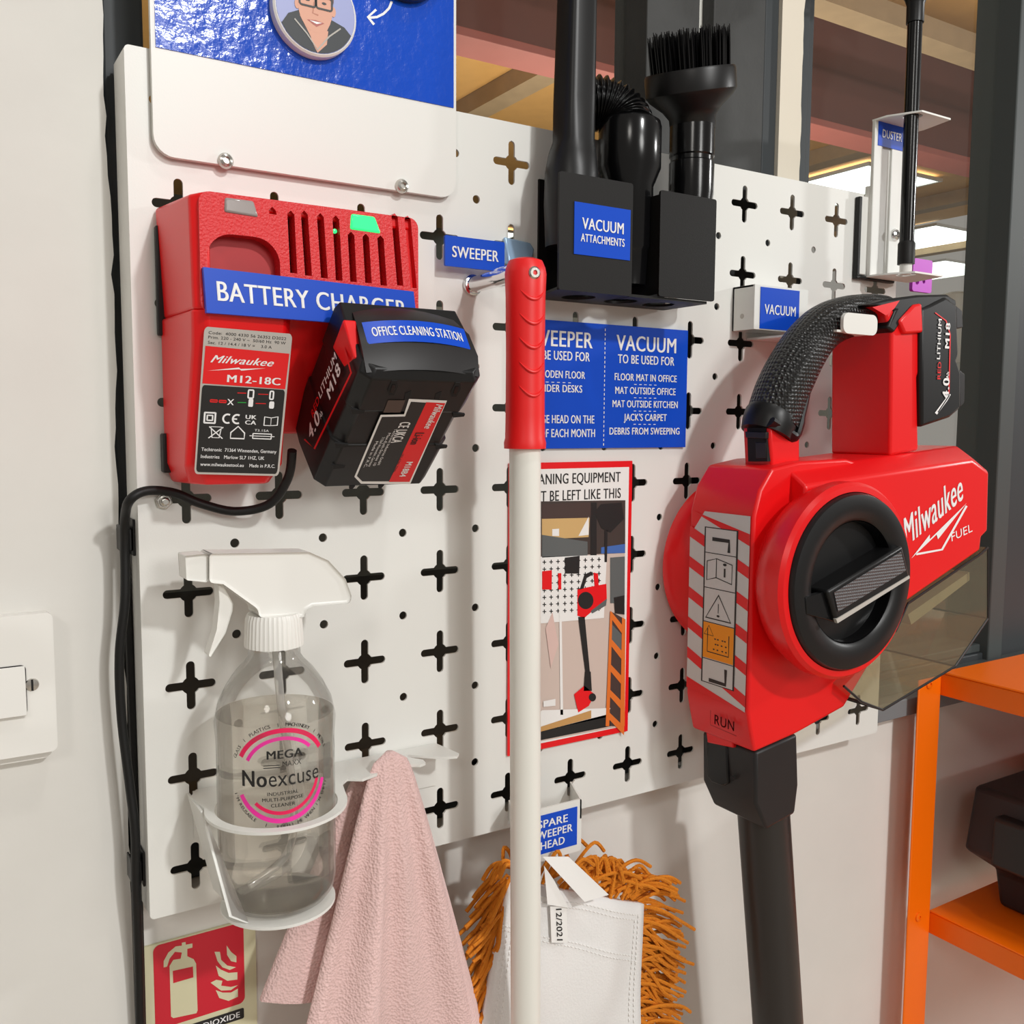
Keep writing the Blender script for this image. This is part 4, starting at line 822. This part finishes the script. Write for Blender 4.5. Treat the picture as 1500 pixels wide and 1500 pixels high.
# label print wrapped round the bottle: phi towards the camera
phi0 = math.atan2(CAM.y - BY, CAM.x - BX) + .10
LR = BR + .00015
zc_ = at(420, 1136, BY - BR).z
def lab(x, y, k=1.0):
    a = phi0 + x / BR; return V((BX + (LR + .00008 * k) * math.cos(a), BY + (LR + .00008 * k) * math.sin(a), zc_ + y))
m = MB()
def arcband(r, a0, a1, wd, mi): stroke(m, arc(0, 0, r, r, a0, a1, 40), wd, lab, mi)
arcband(.0272, 28, 155, .0028, 1); arcband(.0225, 42, 155, .0022, 0); arcband(.0272, 205, 345, .0028, 0); arcband(.0225, 225, 345, .0022, 1)
txt(m, 'MEGA', lab, .0015, .0105, .0050, .021, 2, .03); txt(m, 'MAXX', lab, .0055, .0055, .0032, .011, 2, .0)
for y in (.0066, .0052): stroke(m, [(-.011, y), (-.0015, y)], .0005, lab, 2)
txt(m, 'No', lab, -.0165, -.0060, .0098, .0150, 2, .03); txt(m, 'excuse', lab, .0075, -.0060, .0098, .031, 2, .0)
for s, y, w_ in (('INDUSTRIAL', -.0115, .018), ('MULTI-PURPOSE', -.0150, .024), ('CLEANER', -.0185, .014)): txt(m, s, lab, 0, y, .0021, w_, 2, .02)
def arctext(s, r, a0, a1, h, up_):
    n_ = len(s)
    for i, c_ in enumerate(s):
        if c_ == ' ': continue
        a = math.radians(a0 + (a1 - a0) * (i + .5) / n_); rot = a - math.pi / 2 if up_ else a + math.pi / 2
        txt(m, c_, lab, r * math.cos(a), r * math.sin(a), h, None, 2, .02, rot=rot, hx=1.0)
arctext('GLASS  I  PLASTICS  I  MACHINERY  I  METALS', .0298, 160, 22, .0021, True); arctext("I'M REUSABLE   I   REFILL ME WHEN I'M EMPTY", .0318, 200, 342, .0021, False)
m.build('label', [INKP, mat('magenta_ink', (.80, .01, .10), .4), INKB], bo, smooth=0)

tw = MB()      # towel: gathered at the hook, opening out downwards in soft folds
ht = at(560, 1100, -.028); top = V((ht.x, -.030, ht.z)); rows = []; NU = 60; NV = 46
for j in range(NV + 1):
    v = j / NV; z = top.z - .295 * v; half = .0115 + .084 * v ** .92; cxx = top.x + .004 - .002 * v
    if v < .06: half = .0165 * math.sqrt(max(.03, 1 - (1 - v / .06) ** 2))
    r_ = []
    for i in range(NU):
        a = 2 * math.pi * i / NU; ex = math.cos(a); ey = math.sin(a)
        xx = cxx + half * ex * (1.0 if ex > 0 else .98); dep_ = .0065 + .012 * min(1, v * 4)
        fold = .0055 * v * math.sin(ex * 5.5 + v * 1.5) + .004 * min(1, v * 3) * math.cos(ex * 11 + 1)
        yy = -.032 - .004 * v + dep_ * .5 * ey + fold
        r_.append(V((xx, yy, z)))
    rows.append(r_)
tw.loft(rows, 0)
# folded-back flap at the left, behind the front layer
fl_ = []
for j in range(25):
    v = j / 24; z = top.z - .012 - .150 * v; x0_ = top.x - .008 - .075 * v ** .9; x1_ = top.x + .002 - .03 * v
    fl_.append([V((x0_ + (x1_ - x0_) * i / 8, -.014 - .006 * math.sin(math.pi * i / 8) * (.3 + v), z - .012 * v * i / 8)) for i in range(9)] + [V((x0_ + (x1_ - x0_) * i / 8, -.010 - .006 * math.sin(math.pi * i / 8) * (.3 + v), z - .012 * v * i / 8)) for i in range(8, -1, -1)])
tw.loft(fl_, 0)
tag(tw.build('towel', PINK, smooth=80), 'pink terry towel hanging from the holder hook beside the bottle', 'towel')

# ------------------------------------------------------------------ fire sign on the wall below the board
fy = WY - .0025; p_a, p_b = at(207, 1381, fy), at(374, 1352, fy); x0, x1, z1 = p_a.x, p_b.x, (p_a.z + p_b.z) / 2; z0 = z1 - .112
m = MB(); plate(m, rrect(x0, z0, x1, z1, .002), fy, .0022); f = pxf(fy - .0001)
Wf = lambda zx, zy_: (180 + zx / 2.778, 1300 + zy_ / 2.78)
ra, rb = at(*Wf(122, 240), fy), at(*Wf(490, 150), fy); rz0 = at(*Wf(493, 468), fy).z
fw = FACE(0, fy - .0001, 0, .00012); flat(m, rrect(ra.x, rz0, rb.x, ra.z, .0045), fw, 1)
flat(m, [Wf(*q) for q in ((190, 320), (205, 295), (235, 290), (240, 265), (212, 262), (190, 290), (180, 322), (166, 326), (166, 300), (185, 265), (215, 240), (240, 237), (240, 225), (255, 222), (256, 233), (283, 228), (283, 245), (262, 250), (262, 280), (288, 292), (298, 310), (304, 500), (300, 512), (206, 532), (196, 526))], f, 0, 2)
flat(m, [Wf(*q) for q in ((203, 340), (285, 322), (287, 366), (205, 390))], f, 1, 3)
for fl2 in (((422, 236), (440, 262), (462, 280), (462, 305), (440, 300), (424, 275)), ((373, 262), (395, 262), (400, 295), (425, 318), (460, 325), (435, 336), (405, 325), (385, 300)), ((378, 318), (400, 335), (430, 348), (466, 345), (466, 375), (425, 380), (390, 360)), ((357, 388), (380, 376), (405, 380), (400, 400), (440, 405), (468, 398), (440, 418), (400, 420)), ((378, 418), (405, 428), (440, 428), (468, 412), (468, 445), (430, 462), (392, 450))): flat(m, [Wf(*q) for q in fl2], f, 0, 2)
sa, sb_ = at(*Wf(492, 488), fy), at(*Wf(495, 530), fy); flat(m, rrect(ra.x, sb_.z, sa.x, sa.z, .0012), fw, 2)
fw2 = FACE((ra.x + sa.x) / 2, fy - .0002, sb_.z, .0002); txt(m, 'CARBON DIOXIDE', fw2, 0, (sa.z - sb_.z) * .25, (sa.z - sb_.z) * .52, (sa.x - ra.x) * .90, 3, .02)
tag(m.build('fire_sign', [LUMI, FIRE, INKB, INKW], smooth=0), 'red and pale fire extinguisher sign reading CARBON DIOXIDE, on wall', 'sign')

# ------------------------------------------------------------------ vacuum hook
vh = thing('vacuum_hook', 'white hook bracket with a blue VACUUM label holding the vacuum handle', 'hook', tuple(at(1130, 485, -.001)))
y1 = -.026; A = at(1106, 416, y1); B2 = at(1182, 485, y1); zt2 = A.z; zb2 = at(1106, 482, y1).z
m = MB(); m.box((A.x, y1, zb2), (B2.x, y1 + .0018, zt2)); m.box((A.x, y1 + .0018, zb2), (A.x + .0018, -.0005, zt2)); m.box((A.x, y1 + .0018, zt2 - .0018), (B2.x, -.0005, zt2), 0)
m.box((A.x, -.0022, zb2), (B2.x, -.0005, zt2)); m.lathe([(.0022, 0), (.0022, .0003), (0, .0004)], (A.x, y1 + .014, zb2 + .012), (-1, 0, 0), 16, 1)
m.build('bracket', [WHITE, SILVER], vh, bevel=.0006)
m = MB(); e0 = at(1217, 490, -.095); zarm = at(1262, 489, -.098).z
xa0, xa1 = at(1150, 480, y1).x - .02, at(1284, 470, -.100).x
m.box((xa0, -.098, zarm), (xa1, -.0005, zarm + .0018)); m.build('arm', WHITE, vh)
m = MB(); tipz = at(1262, 460, -.100).z; plate(m, rrect(xa0 + .004, zarm - .001, xa1, tipz, .006), -.101, .003); m.build('lip', WHITE, vh, bevel=.0012)
lx0_, lx1_ = at(1114, 420, y1).x, at(1171, 420, y1).x; lzt, lzb = at(1114, 420, y1).z, at(1112, 481, y1).z
m = MB(); plate(m, [(lx0_, lzb), (lx1_, lzb), (lx1_, lzt), (lx0_, lzt)], y1 - .0006, .0005); f = FACE((lx0_ + lx1_) / 2, y1 - .0007, lzb); txt(m, 'VACUUM', f, 0, (lzt - lzb) * .36, (lzt - lzb) * .24, (lx1_ - lx0_) * .80, 1, .015); m.build('label', [BLUE, INKW], vh)

# ------------------------------------------------------------------ vacuum cleaner
vc = thing('vacuum_cleaner', 'red and black cordless stick vacuum hanging by its handle', 'vacuum cleaner', (.45, -.07, -.9))
dc = at(1251, 853, -.145); DX, DZ = dc.x, dc.z; YM = -.068
xs = at(1100, 900, -.103).x
m = MB(); m.lathe([(.0, .060), (.069, .062), (.069, .074), (.0735, .0735), (.0762, .0705), (.0765, .060), (.0735, .052), (.070, .044), (DX - xs - .003, .036), (DX - xs - .003, -.036), (.070, -.044), (.0735, -.052), (.0735, -.058), (.068, -.0625), (0, -.0625)], (DX, YM, DZ), (0, -1, 0), 96)
m.build('fan_housing', RED, vc, smooth=40)
spn = [(1132, 686), (1112, 718), (1105, 757), (1097, 900), (1093, 1046), (1096, 1070), (1107, 1102), (1167, 1075), (1237, 1036), (1300, 930), (1330, 860), (1330, 700), (1240, 672), (1172, 676)]
m = MB(); sp3 = [at(x, y, -.103) for x, y in spn]
for q in (2, 3, 4): sp3[q] = V((xs, -.103, sp3[q].z))
sp3[5].x = xs + .003; sp3[6].x = xs + .008; sp3[1].x = xs + .006
m.loft([sp3, [V((p_.x, -.033, p_.z)) for p_ in sp3]]); m.build('spine', RED, vc, bevel=.0025, seg=3)
lb = [(1180, 712), (1425, 674), (1449, 692), (1447, 778), (1438, 787), (1436, 806), (1328, 881), (1180, 960)]
frn = [at(x, y, -.118) for x, y in lb]
m = MB(); inn = [V((p_.x, -.118, p_.z)) for p_ in frn]; cz_ = sum(p_.z for p_ in frn) / len(frn)
mid_ = [V((p_.x + (.003 if p_.x > DX + .1 else 0), -.100, p_.z + (.012 if p_.z > cz_ else 0))) for p_ in frn]; bck = [V((p_.x + (.003 if p_.x > DX + .1 else 0), -.036, p_.z + (.012 if p_.z > cz_ else 0))) for p_ in frn]; bk2 = [V((p_.x, -.018, p_.z)) for p_ in frn]
m.loft([inn, mid_, bck, bk2]); m.build('motor_body', RED, vc, bevel=.0025, seg=3)
# lettering on the motor body
m = MB(); f = pxf(-.1183)
A1, A2 = at(1320, 797, -.1184), at(1413, 720, -.1184); dd = A2 - A1; ang_ = math.atan2(dd.z, dd.x); Lg = math.hypot(dd.x, dd.z)
fo = FACE((A1.x + A2.x) / 2 + .0035, -.1182, (A1.z + A2.z) / 2 - .004, .0002)
script_logo(m, fo, 0, 0, .024, Lg * .94, 0, 1, ang_, False)
flat(m, [(1335, 818), (1362, 783), (1362, 790), (1416, 737), (1374, 790), (1372, 783)], f, 0, 1); stroke(m, [(1342, 812), (1380, 805), (1416, 741)], 3, f, 0, 1)
B1 = at(1395, 791, -.1184); B3 = at(1424, 777, -.1184); a2 = math.atan2(B3.z - B1.z, B3.x - B1.x); fo = FACE((B1.x + B3.x) / 2, -.1182, (B1.z + B3.z) / 2 - .001, .0002); txt(m, 'FUEL', fo, 0, 0, .0075, math.hypot(B3.x - B1.x, B3.z - B1.z) * 1.05, 0, .0, rot=a2)
m.build('logo', [INKW], vc, smooth=0)
# round cap with its grip bar
m = MB(); m.lathe([(.0685, .066), (.0685, .0745), (.067, .078), (.060, .0795), (.050, .0785), (.0475, .0765), (.0465, .060), (.040, .052), (0, .050)], (DX, YM, DZ), (0, -1, 0), 80); dl = m.build('dial', BLACK, vc, smooth=40)
m = MB(); m.lathe([(.0468, .0755), (.0462, .062), (.039, .0535), (0, .0515)], (DX, YM - .0003, DZ), (0, -1, 0), 64, cap=False); m.build('bowl', BLACKG, dl, smooth=60)
Yd = YM - .084
m = MB(); m.ext([(1212, 866), (1322, 799), (1333, 845), (1226, 912)], Yd, YM - .060); m.build('grip_bar', BLACK, dl, bevel=.002)
m = MB(); m.ext([(1222, 868), (1320, 808), (1327, 836), (1228, 896)], Yd - .0006, Yd + .001); m.build('grip_pad', GREYK, dl)
m = MB(); m.ext([(1225, 907), (1332, 843), (1333, 847), (1227, 913)], Yd - .0008, Yd + .002); m.build('bar_edge', SILVER, dl)
m = MB(); m.ext([(1180, 875), (1212, 866), (1226, 912), (1182, 900)], YM - .0800, YM - .075); m.build('arrow_pad', BLACKG, dl, bevel=.0006)
# warning sticker down the left face
m = MB(); S4 = [atX(x, y, xs - .0006) for x, y in ((1035, 748), (1105, 758), (1030, 1026), (1091, 1044))]
xs_ = xs - .0008
dcr = [atX(*q, xs_) for q in ((1036, 749), (1105, 757), (1014, 1000), (1092, 1044))]
ymin, ymax = -.1005, -.0345; zt3 = dcr[1].z; zb3 = dcr[3].z
sf = lambda x, y, k=1.0: V((xs_ - .00012 * k, ymax + (ymin - ymax) * x, zb3 + (zt3 - zb3) * y))
AS = (ymax - ymin) / (zt3 - zb3)
flat(m, [(0, .07), (.1, .03), (1, 0), (1, 1), (.25, 1), (0, .86)], sf, 0)
for k_2 in range(8):
    y0_ = -.14 + .165 * k_2; q = [(0, y0_ + .17), (1, y0_), (1, y0_ + .06), (0, y0_ + .23)]; q = [(x, min(1, max(.0, y))) for x, y in q]
    if q[0][1] - q[3][1] or q[1][1] - q[2][1]: flat(m, q, sf, 1, 2)
flat(m, [(.26, .09), (.82, .09), (.82, .92), (.26, .92)], sf, 2, 3); flat(m, [(.285, .095), (.795, .095), (.795, .915), (.285, .915)], sf, 0, 4)
flat(m, [(.285, .225), (.795, .225), (.795, .415), (.285, .415)], sf, 3, 5)
for y in (.22, .418, .60, .785): stroke(m, [(.27, y), (.81, y)], .004, sf, 2, 6)
stroke(m, [(.40, .86), (.68, .86), (.68, .80)], .02, sf, 2, 6, False, AS); stroke(m, [(.40, .11), (.68, .11), (.68, .19)], .02, sf, 2, 6, False, AS)
stroke(m, [(.32, .64), (.48, .66), (.48, .76), (.32, .74)], .006, sf, 2, 6, True, AS); stroke(m, [(.48, .66), (.74, .64), (.74, .74), (.48, .76)], .006, sf, 2, 6, True, AS); stroke(m, [(.62, .67), (.62, .715)], .012, sf, 2, 6, False, AS); flat(m, arc(.62, .735, .03, .0075, 0, 330, 12), sf, 2, 6)
stroke(m, [(.32, .44), (.74, .44), (.53, .57)], .010, sf, 2, 6, True, AS); stroke(m, [(.53, .475), (.53, .525)], .011, sf, 2, 6); flat(m, arc(.53, .46, .025, .006, 0, 330, 10), sf, 2, 6)
stroke(m, [(.36, .385), (.36, .26), (.72, .26), (.72, .37)], .006, sf, 2, 6, False, AS); stroke(m, [(.30, .35), (.46, .35), (.38, .40)], .005, sf, 2, 6, True, AS)
for i in range(12): flat(m, arc(.48 + .06 * (i % 4) + random.uniform(-.02, .02), .28 + .028 * (i // 4), .016, .004, 0, 330, 8), sf, 2, 6)
m.build('warning_sticker', [mat('sticker_grey', (.62, .62, .61), .45), INKR, INKB, INKO], vc, smooth=0)
xm = xs - .0004
m = MB(); em = atX(1060, 1058, xm); ems = lambda x, y, k=1.0: V((xm - .0003, em.y - x, em.z + y)); stroke(m, [(-.0145, .006), (-.0145, -.006), (.0145, -.007)], .0008, ems, 0); txt(m, 'RUN', ems, .001, -.004, .008, .022, 0, .02); m.build('embossing', REDD, vc, smooth=0)
# clear dust bin
bp = [(1236, 1005), (1312, 925), (1330, 884), (1436, 812), (1447, 802), (1447, 906), (1399, 976), (1293, 1040), (1262, 1028)]
frb = [at(x, y, -.114) for x, y in bp]
m = MB(); bring_ = [[V((p_.x, yy, p_.z)) for p_ in frb] for yy in (-.114, -.030)]
m.loft(bring_, 0)
low = [3, 4, 5, 6, 7, 8]
for yy in (-.114,):
    for i in range(1, len(frb)): 
        a, b_ = frb[i], frb[(i + 1) % len(frb)]; m.tube([V((a.x, yy, a.z)), V((b_.x, yy, b_.z))], .0011, 6, 1)
for i in (5, 6, 7, 8): m.tube([V((frb[i].x, -.114, frb[i].z)), V((frb[i].x, -.030, frb[i].z))], .0010, 6, 1)
m.build('dust_bin', [SMOKE, DGREY], vc, smooth=0)
m = MB(); m.ext([(1330, 900), (1420, 838), (1420, 850), (1335, 915)], -.095, -.05); m.build('bin_filter', mat('olive_filter', (.35, .31, .22), .7), vc)
# wand connector with release latch
m = MB(); cp = [(1107, 1102), (1168, 1075), (1170, 1150), (1165, 1192), (1123, 1216), (1107, 1178)]
cf = [at(x, y, -.100) for x, y in cp]; ctr_ = sum(cf, V()) / 6
rg1 = cf; rg0 = [V((p_.x, -.040, p_.z)) for p_ in cf]
m.loft([rg1, rg0]); m.build('wand_connector', DGREY, vc, bevel=.0025, seg=2)
xl2 = cf[0].x - .001
m = MB(); lt = [atX(x, y, xl2) for x, y in ((1035, 1084), (1064, 1092), (1066, 1148), (1058, 1152), (1042, 1146), (1036, 1138))]; m.prism(lt, (.006, 0, 0)); m.build('latch', BLACK, vc, bevel=.0012)
m = MB(); lt = [atX(x, y, xl2 - .002) for x, y in ((1034, 1072), (1072, 1080), (1074, 1096), (1036, 1088))]; m.prism(lt, (.010, 0, 0)); m.build('latch_hood', RED, vc, bevel=.001)
m = MB(); pb_ = atX(1073, 1140, xl2); m.lathe([(.0022, 0), (.0022, .0008), (0, .0008)], pb_, (-1, 0, 0), 16); m.build('pin', DARK, vc)
w0 = at(1116, 1205, -.070); w1 = at(1137, 1500, -.070); dw = (w1 - w0).normalized(); we = w0 + dw * ((w0.z + .86) / -dw.z)
m = MB(); m.tube([w0 + V((0, 0, .02)), we], prad(75, 1117, 1260, -.07), 40); m.build('wand', TUBEM, vc)
m = MB(); m.box((we.x - .10, we.y - .07, -.995), (we.x + .10, we.y + .03, -.90)); m.build('floor_head', RED, vc, bevel=.02, seg=3); m = MB(); m.tube([we, V((we.x, we.y - .01, -.88))], .024, 20); m.build('swivel', BLACK, vc)
# left post, grip, right post, battery
yA, yB = -.090, None
xp = at(1128, 640, yA).x; yB = atX(1088, 640, xp).y
m = MB(); m.ext([(1127, 606), (1160, 606), (1172, 640), (1172, 690), (1131, 694)], yA, yB); m.build('front_post', RED, vc, bevel=.002)
m = MB(); lt = [atX(x, y, xp - .0008) for x, y in ((1094, 622), (1122, 626), (1124, 676), (1096, 676))]; m.prism(lt, (.004, 0, 0)); m.build('latch_pocket', DARK, vc)
m = MB(); lt = [atX(x, y, xp - .003) for x, y in ((1091, 632), (1122, 633), (1121, 643), (1092, 641))]; m.prism(lt, (.008, 0, 0)); lt = [atX(x, y, xp - .0012) for x, y in ((1106, 648), (1122, 648), (1122, 672), (1107, 672))]; m.prism(lt, (.004, 0, 0)); m.build('latch_button', DGREY, vc, bevel=.0006)
yg = (yA + yB) / 2; hp = [(1130, 618), (1136, 600), (1146, 571), (1164, 534), (1184, 502), (1208, 478), (1238, 465), (1270, 460), (1292, 462)]
m = MB(); pth = smoothpath([at(x, y, yg) for x, y in hp], 5); nn = len(pth); rad = [.0215 if i < nn * .3 else .0215 - .0045 * min(1, (i / nn - .3) / .5) for i in range(nn)]
m.tube(pth, rad, 32, up=(0, 1, 0)); gr = m.build('grip', KNURL, vc, smooth=60)
m = MB(); st = smoothpath([at(x, y, yA - .0012) for x, y in ((1128, 618), (1150, 632), (1166, 640), (1176, 610), (1184, 570), (1180, 548), (1196, 505), (1199, 492))], 4); m.tube(st, [.005 if i < 12 else .0035 for i in range(len(st))], 8, flat=.6); m.build('grip_trim', BLACK, gr)
m = MB(); m.lathe([(.0200, -.012), (.0214, -.004), (.0214, .004), (.0190, .010), (.010, .014)], pth[1] + V((-.002, 0, .0)), (pth[6] - pth[0]), 32); m.build('grip_base', BLACK, vc)
yC, yD = -.100, -.038
m = MB(); m.ext([(1277, 447), (1296, 458), (1306, 485), (1304, 668), (1346, 660), (1344, 552), (1352, 534), (1352, 488), (1336, 470), (1320, 452), (1300, 444)], yC, yD); m.build('battery_mount', RED, vc, bevel=.0025, seg=3)
m = MB(); m.ext([(1272, 446), (1300, 438), (1345, 432), (1388, 431), (1402, 440), (1400, 462), (1354, 470), (1322, 470), (1310, 488), (1300, 480), (1312, 455)], yC - .002, yD + .004); m.build('battery_cover', BLACK, vc, bevel=.002)
m = MB(); m.ext([(1318, 470), (1340, 446), (1351, 444), (1353, 487), (1326, 489)], yC - .004, yC + .02); m.build('release_button', RED, vc, bevel=.002)
bt2 = MB(); bt2.ext([(1350, 452), (1386, 434), (1402, 446), (1405, 520), (1402, 528), (1408, 545), (1408, 598), (1392, 612), (1350, 626)], -.104, -.032); vb = bt2.build('battery', BLACK, vc, bevel=.003, seg=2)
m = MB(); fv = pxf(-.1043)
stroke(m, [(1370, 458), (1386, 470), (1392, 490), (1390, 580), (1374, 604)], 1.6, fv, 1, 1)
def upt(s, px, py, h, w_, mi, bold=.015):
    o = at(px, py, -.1045); txt(m, s, lambda a, b_, k=1.0: V((o.x - b_, o.y - .0001 * k, o.z + a)), 0, 0, h, w_, mi, bold)
upt('RED', 1378, 543, .0046, .0150, 1); upt('LITHIUM', 1378, 497, .0046, .0345, 0); upt('M18', 1391, 492, .0062, .022, 0, .03); upt('4.0', 1390, 569, .0090, .018, 0, .03); upt('Ah', 1390, 550, .004, .006, 0)
stroke(m, [(1371, 606), (1386, 586), (1391, 577)], 4, fv, 0, 1); m.build('battery_label', [INKW, INKR, INKR], vb, smooth=0)
for q in (((1400, 447), (1410, 455), (1411, 480), (1401, 482)), ((1404, 540), (1414, 548), (1413, 590), (1406, 598))): m = MB(); m.ext(list(q), -.098, -.045); m.build('rib', DGREY, vb, bevel=.001)
m = MB(); cvp = [at(x, y, -.1023) for x, y in ((1278, 450), (1318, 440), (1310, 452), (1298, 462))]; m.poly(cvp, 0); m.build('cover_label', REDS, vc)

# ------------------------------------------------------------------ duster holder and duster
du = thing('duster_holder', 'white C-shaped bracket with blue DUSTER label at the board corner', 'holder', tuple(at(1300, 410, -.004)))
yc_ = -.010; c0, c1 = at(1283, 175, yc_), at(1345, 175, yc_); czt = c0.z; czb = at(1280, 405, yc_).z; xL2 = c0.x; xR2 = c1.x
m = MB(); m.box((xL2, yc_, czb), (xL2 + .012, yc_ + .004, czt)); m.box((xL2 + .012, yc_ + .002, czb), (xL2 + .026, yc_ + .005, czt)); m.box((xL2 + .026, yc_, czb), (xR2, yc_ + .004, czt)); m.box((xL2 - .0, yc_ + .004, czb), (xL2 + .0016, .0 - .0006, czb + .085)); m.build('channel', WHITE, du, bevel=.001)
def hplate(mb, pts, z, th):
    q = [atZ(x, y, z) for x, y in pts]; mb.loft([q, [p_ + V((0, 0, th)) for p_ in q]])
yp = -.036; polex = at(1331, 300, yp).x
m = MB(); outp = lambda z: [(xL2, yc_ + .004), (xR2, yc_ + .004), (xR2 + .001, yc_ - .006), (xR2 - .006, yp - .013), (xL2 + .014, yp - .013), (xL2, yc_ - .012)]
hole = arc(polex, yp, .0088, .0088, 0, 345, 30)
for z in (czt, czb): m = MB(); vs, fs = curve_mesh([outp(z), hole], .0016); m.add([(x, y, zz + z) for x, y, zz in vs], fs); m.build('end_plate', WHITE, du)
m = MB(); g0 = at(1256, 288, -.003); m.box((g0.x, -.006, at(1256, 405, -.003).z), (g0.x + .004, -.0005, g0.z)); m.box((g0.x, -.006, at(1256, 409, -.003).z), (xR2 - .02, -.0005, at(1256, 404, -.003).z)); m.build('gasket', BLACKR, du, bevel=.0008)
m = MB(); m.box((g0.x + .004, -.005, at(1256, 402, -.003).z), (xL2 + .004, -.0005, g0.z + .001)); m.build('mounting_plate', WHITE, du, bevel=.001)
lq0, lq1 = at(1287, 177, yc_), at(1290, 216, yc_); m = MB(); lh = lq0.z - at(1287, 213, yc_).z; lw = .040; plate(m, [(lq0.x, lq0.z - lh), (lq0.x + lw, lq0.z - lh), (lq0.x + lw, lq0.z), (lq0.x, lq0.z)], yc_ - .0005, .0004); f = FACE(lq0.x + lw / 2, yc_ - .0006, lq0.z - lh); txt(m, 'DUSTER', f, .0, lh * .36, lh * .34, lw * .72, 1, .01); m.build('label', [BLUE, INKW], du)
screw('bolt', at(1308, 345, yc_ + .002), du, .006, .006, CHROME)
dt = thing('duster', 'black-handled duster standing upright in the white corner bracket', 'duster', (polex, yp, czb))
ztop = at(1337, 26, yp).z; lean = V((at(1339, 60, yp).x - at(1327, 380, yp).x, 0, at(1339, 60, yp).z - at(1327, 380, yp).z)).normalized()
b_p = at(1327.5, 373, yp); m = MB(); m.tube([b_p, b_p + lean * ((ztop - b_p.z) / lean.z)], .0066, 24); m.build('handle', BLACKG, dt)
tpp = b_p + lean * ((ztop - b_p.z) / lean.z)
m = MB(); m.lathe([(.0078, -.004), (.0078, .012), (.010, .018), (.018, .028), (.020, .045), (.019, .06)], tpp, lean, 28); m.build('ferrule', BLACK, dt)
m = MB(); m.lathe([(.0078, -.009), (.0078, .010), (.0066, .012)], b_p, lean, 24); m.build('end_cap', BLACKM, dt)
m = MB(); m.lathe([(.0050, -.0185), (.0056, -.017), (.0056, -.008)], b_p, lean, 20); m.build('tip', WPLAST, dt)
m = MB()
for i in range(160):
    a = random.uniform(0, 2 * math.pi); e = random.uniform(-.2, 1.4); d0 = V((math.cos(a) * math.cos(e), math.sin(a) * math.cos(e), math.sin(e))); s0 = tpp + lean * random.uniform(.055, .12); m.tube([s0, s0 + d0 * .035, s0 + d0 * .06 + V((0, 0, -.006))], .0022, 5)
o = m.build('feathers', BLACKR, dt); o['kind'] = 'stuff'

# ------------------------------------------------------------------ orange shelf unit with a tool case
su = thing('shelf_unit', 'bright orange metal shelf unit standing at the right of the wall', 'shelf', (1.05, -.3, -1.0))
sy = .004; pa = at(1350, 1000, sy); pxl, pxr = at(1342, 1100, sy).x, at(1374, 1100, sy).x; ptop = at(1378, 990, sy).z; pw = pxr - pxl
m = MB(); m.box((pxl, sy, -1.0), (pxr, sy + .0022, ptop)); m.build('post', ORANGE, su, bevel=.0012)
SD = .42; SWd = .75
m = MB(); m.box((pxl, sy - SD, -1.0), (pxr, sy - SD + .0022, ptop)); m.build('post', ORANGE, su, bevel=.0012) if False else None
shs = []
for (ty, by_) in ((985, 1020), (1328, 1362)):
    zt_s = at(1382, ty, sy - .002).z; zb_s = at(1378, by_, sy - .002).z; shs.append(zt_s)
    m = MB(); x0s = pxr + .0006
    m.box((x0s, sy - SD, zt_s - .0022), (x0s + SWd, sy + .002, zt_s)); m.box((x0s, sy - SD, zb_s), (x0s + .0022, sy + .002, zt_s - .0022)); m.box((x0s, sy - SD, zb_s), (x0s + SWd, sy - SD + .0022, zt_s - .0022)); m.build('shelf', ORANGE, su, bevel=.0016, seg=2)
m = MB(); m.box((pxr + .02, sy - SD, -.975), (pxr + .75, sy, -.95)); m.build('shelf', ORANGE, su)
for xx in (pxr + .71,): 
    m = MB(); m.box((xx, sy - .002, -1.0), (xx + pw, sy + .0022, ptop)); m.build('post', ORANGE, su)
for px, py in ((1361, 1002), (1345, 1343)):
    c = at(px, py, sy); m = MB(); m.lathe([(.0052, 0), (.005, .0014), (.003, .0022), (.0018, .0022), (.0018, .0008), (0, .0008)], c, (0, -1, 0), 20); m.build('rivet', ORANGE, su)
zs2 = shs[1]
cs = thing('tool_case', 'dark plastic tool case lying on the middle orange shelf', 'case', (1.15, -.14, zs2))
e1 = at(1417, 1235, -.02)
cc0 = atX(1440, 1140, e1.x + .01)
X_ = e1.x; m = MB()
m.loft([[V((X_ + .05, -.20, zs2 + .001)), V((X_ + .45, -.20, zs2 + .001)), V((X_ + .45, -.03, zs2 + .001)), V((X_ + .05, -.03, zs2 + .001))],
        [V((X_ + .045, -.21, zs2 + .045)), V((X_ + .46, -.21, zs2 + .045)), V((X_ + .46, -.025, zs2 + .045)), V((X_ + .045, -.025, zs2 + .045))],
        [V((X_ + .0, -.23, zs2 + .075)), V((X_ + .49, -.23, zs2 + .075)), V((X_ + .49, -.015, zs2 + .075)), V((X_ + .0, -.015, zs2 + .075))],
        [V((X_ + .015, -.23, zs2 + .145)), V((X_ + .48, -.23, zs2 + .145)), V((X_ + .48, -.015, zs2 + .145)), V((X_ + .015, -.015, zs2 + .145))]])
m.build('shell', CASE, cs, bevel=.006, seg=3)
m = MB(); m.box((X_ - .006, -.20, zs2 + .070), (X_ + .02, -.05, zs2 + .125)); m.build('side_latch', DGREY, cs, bevel=.004)
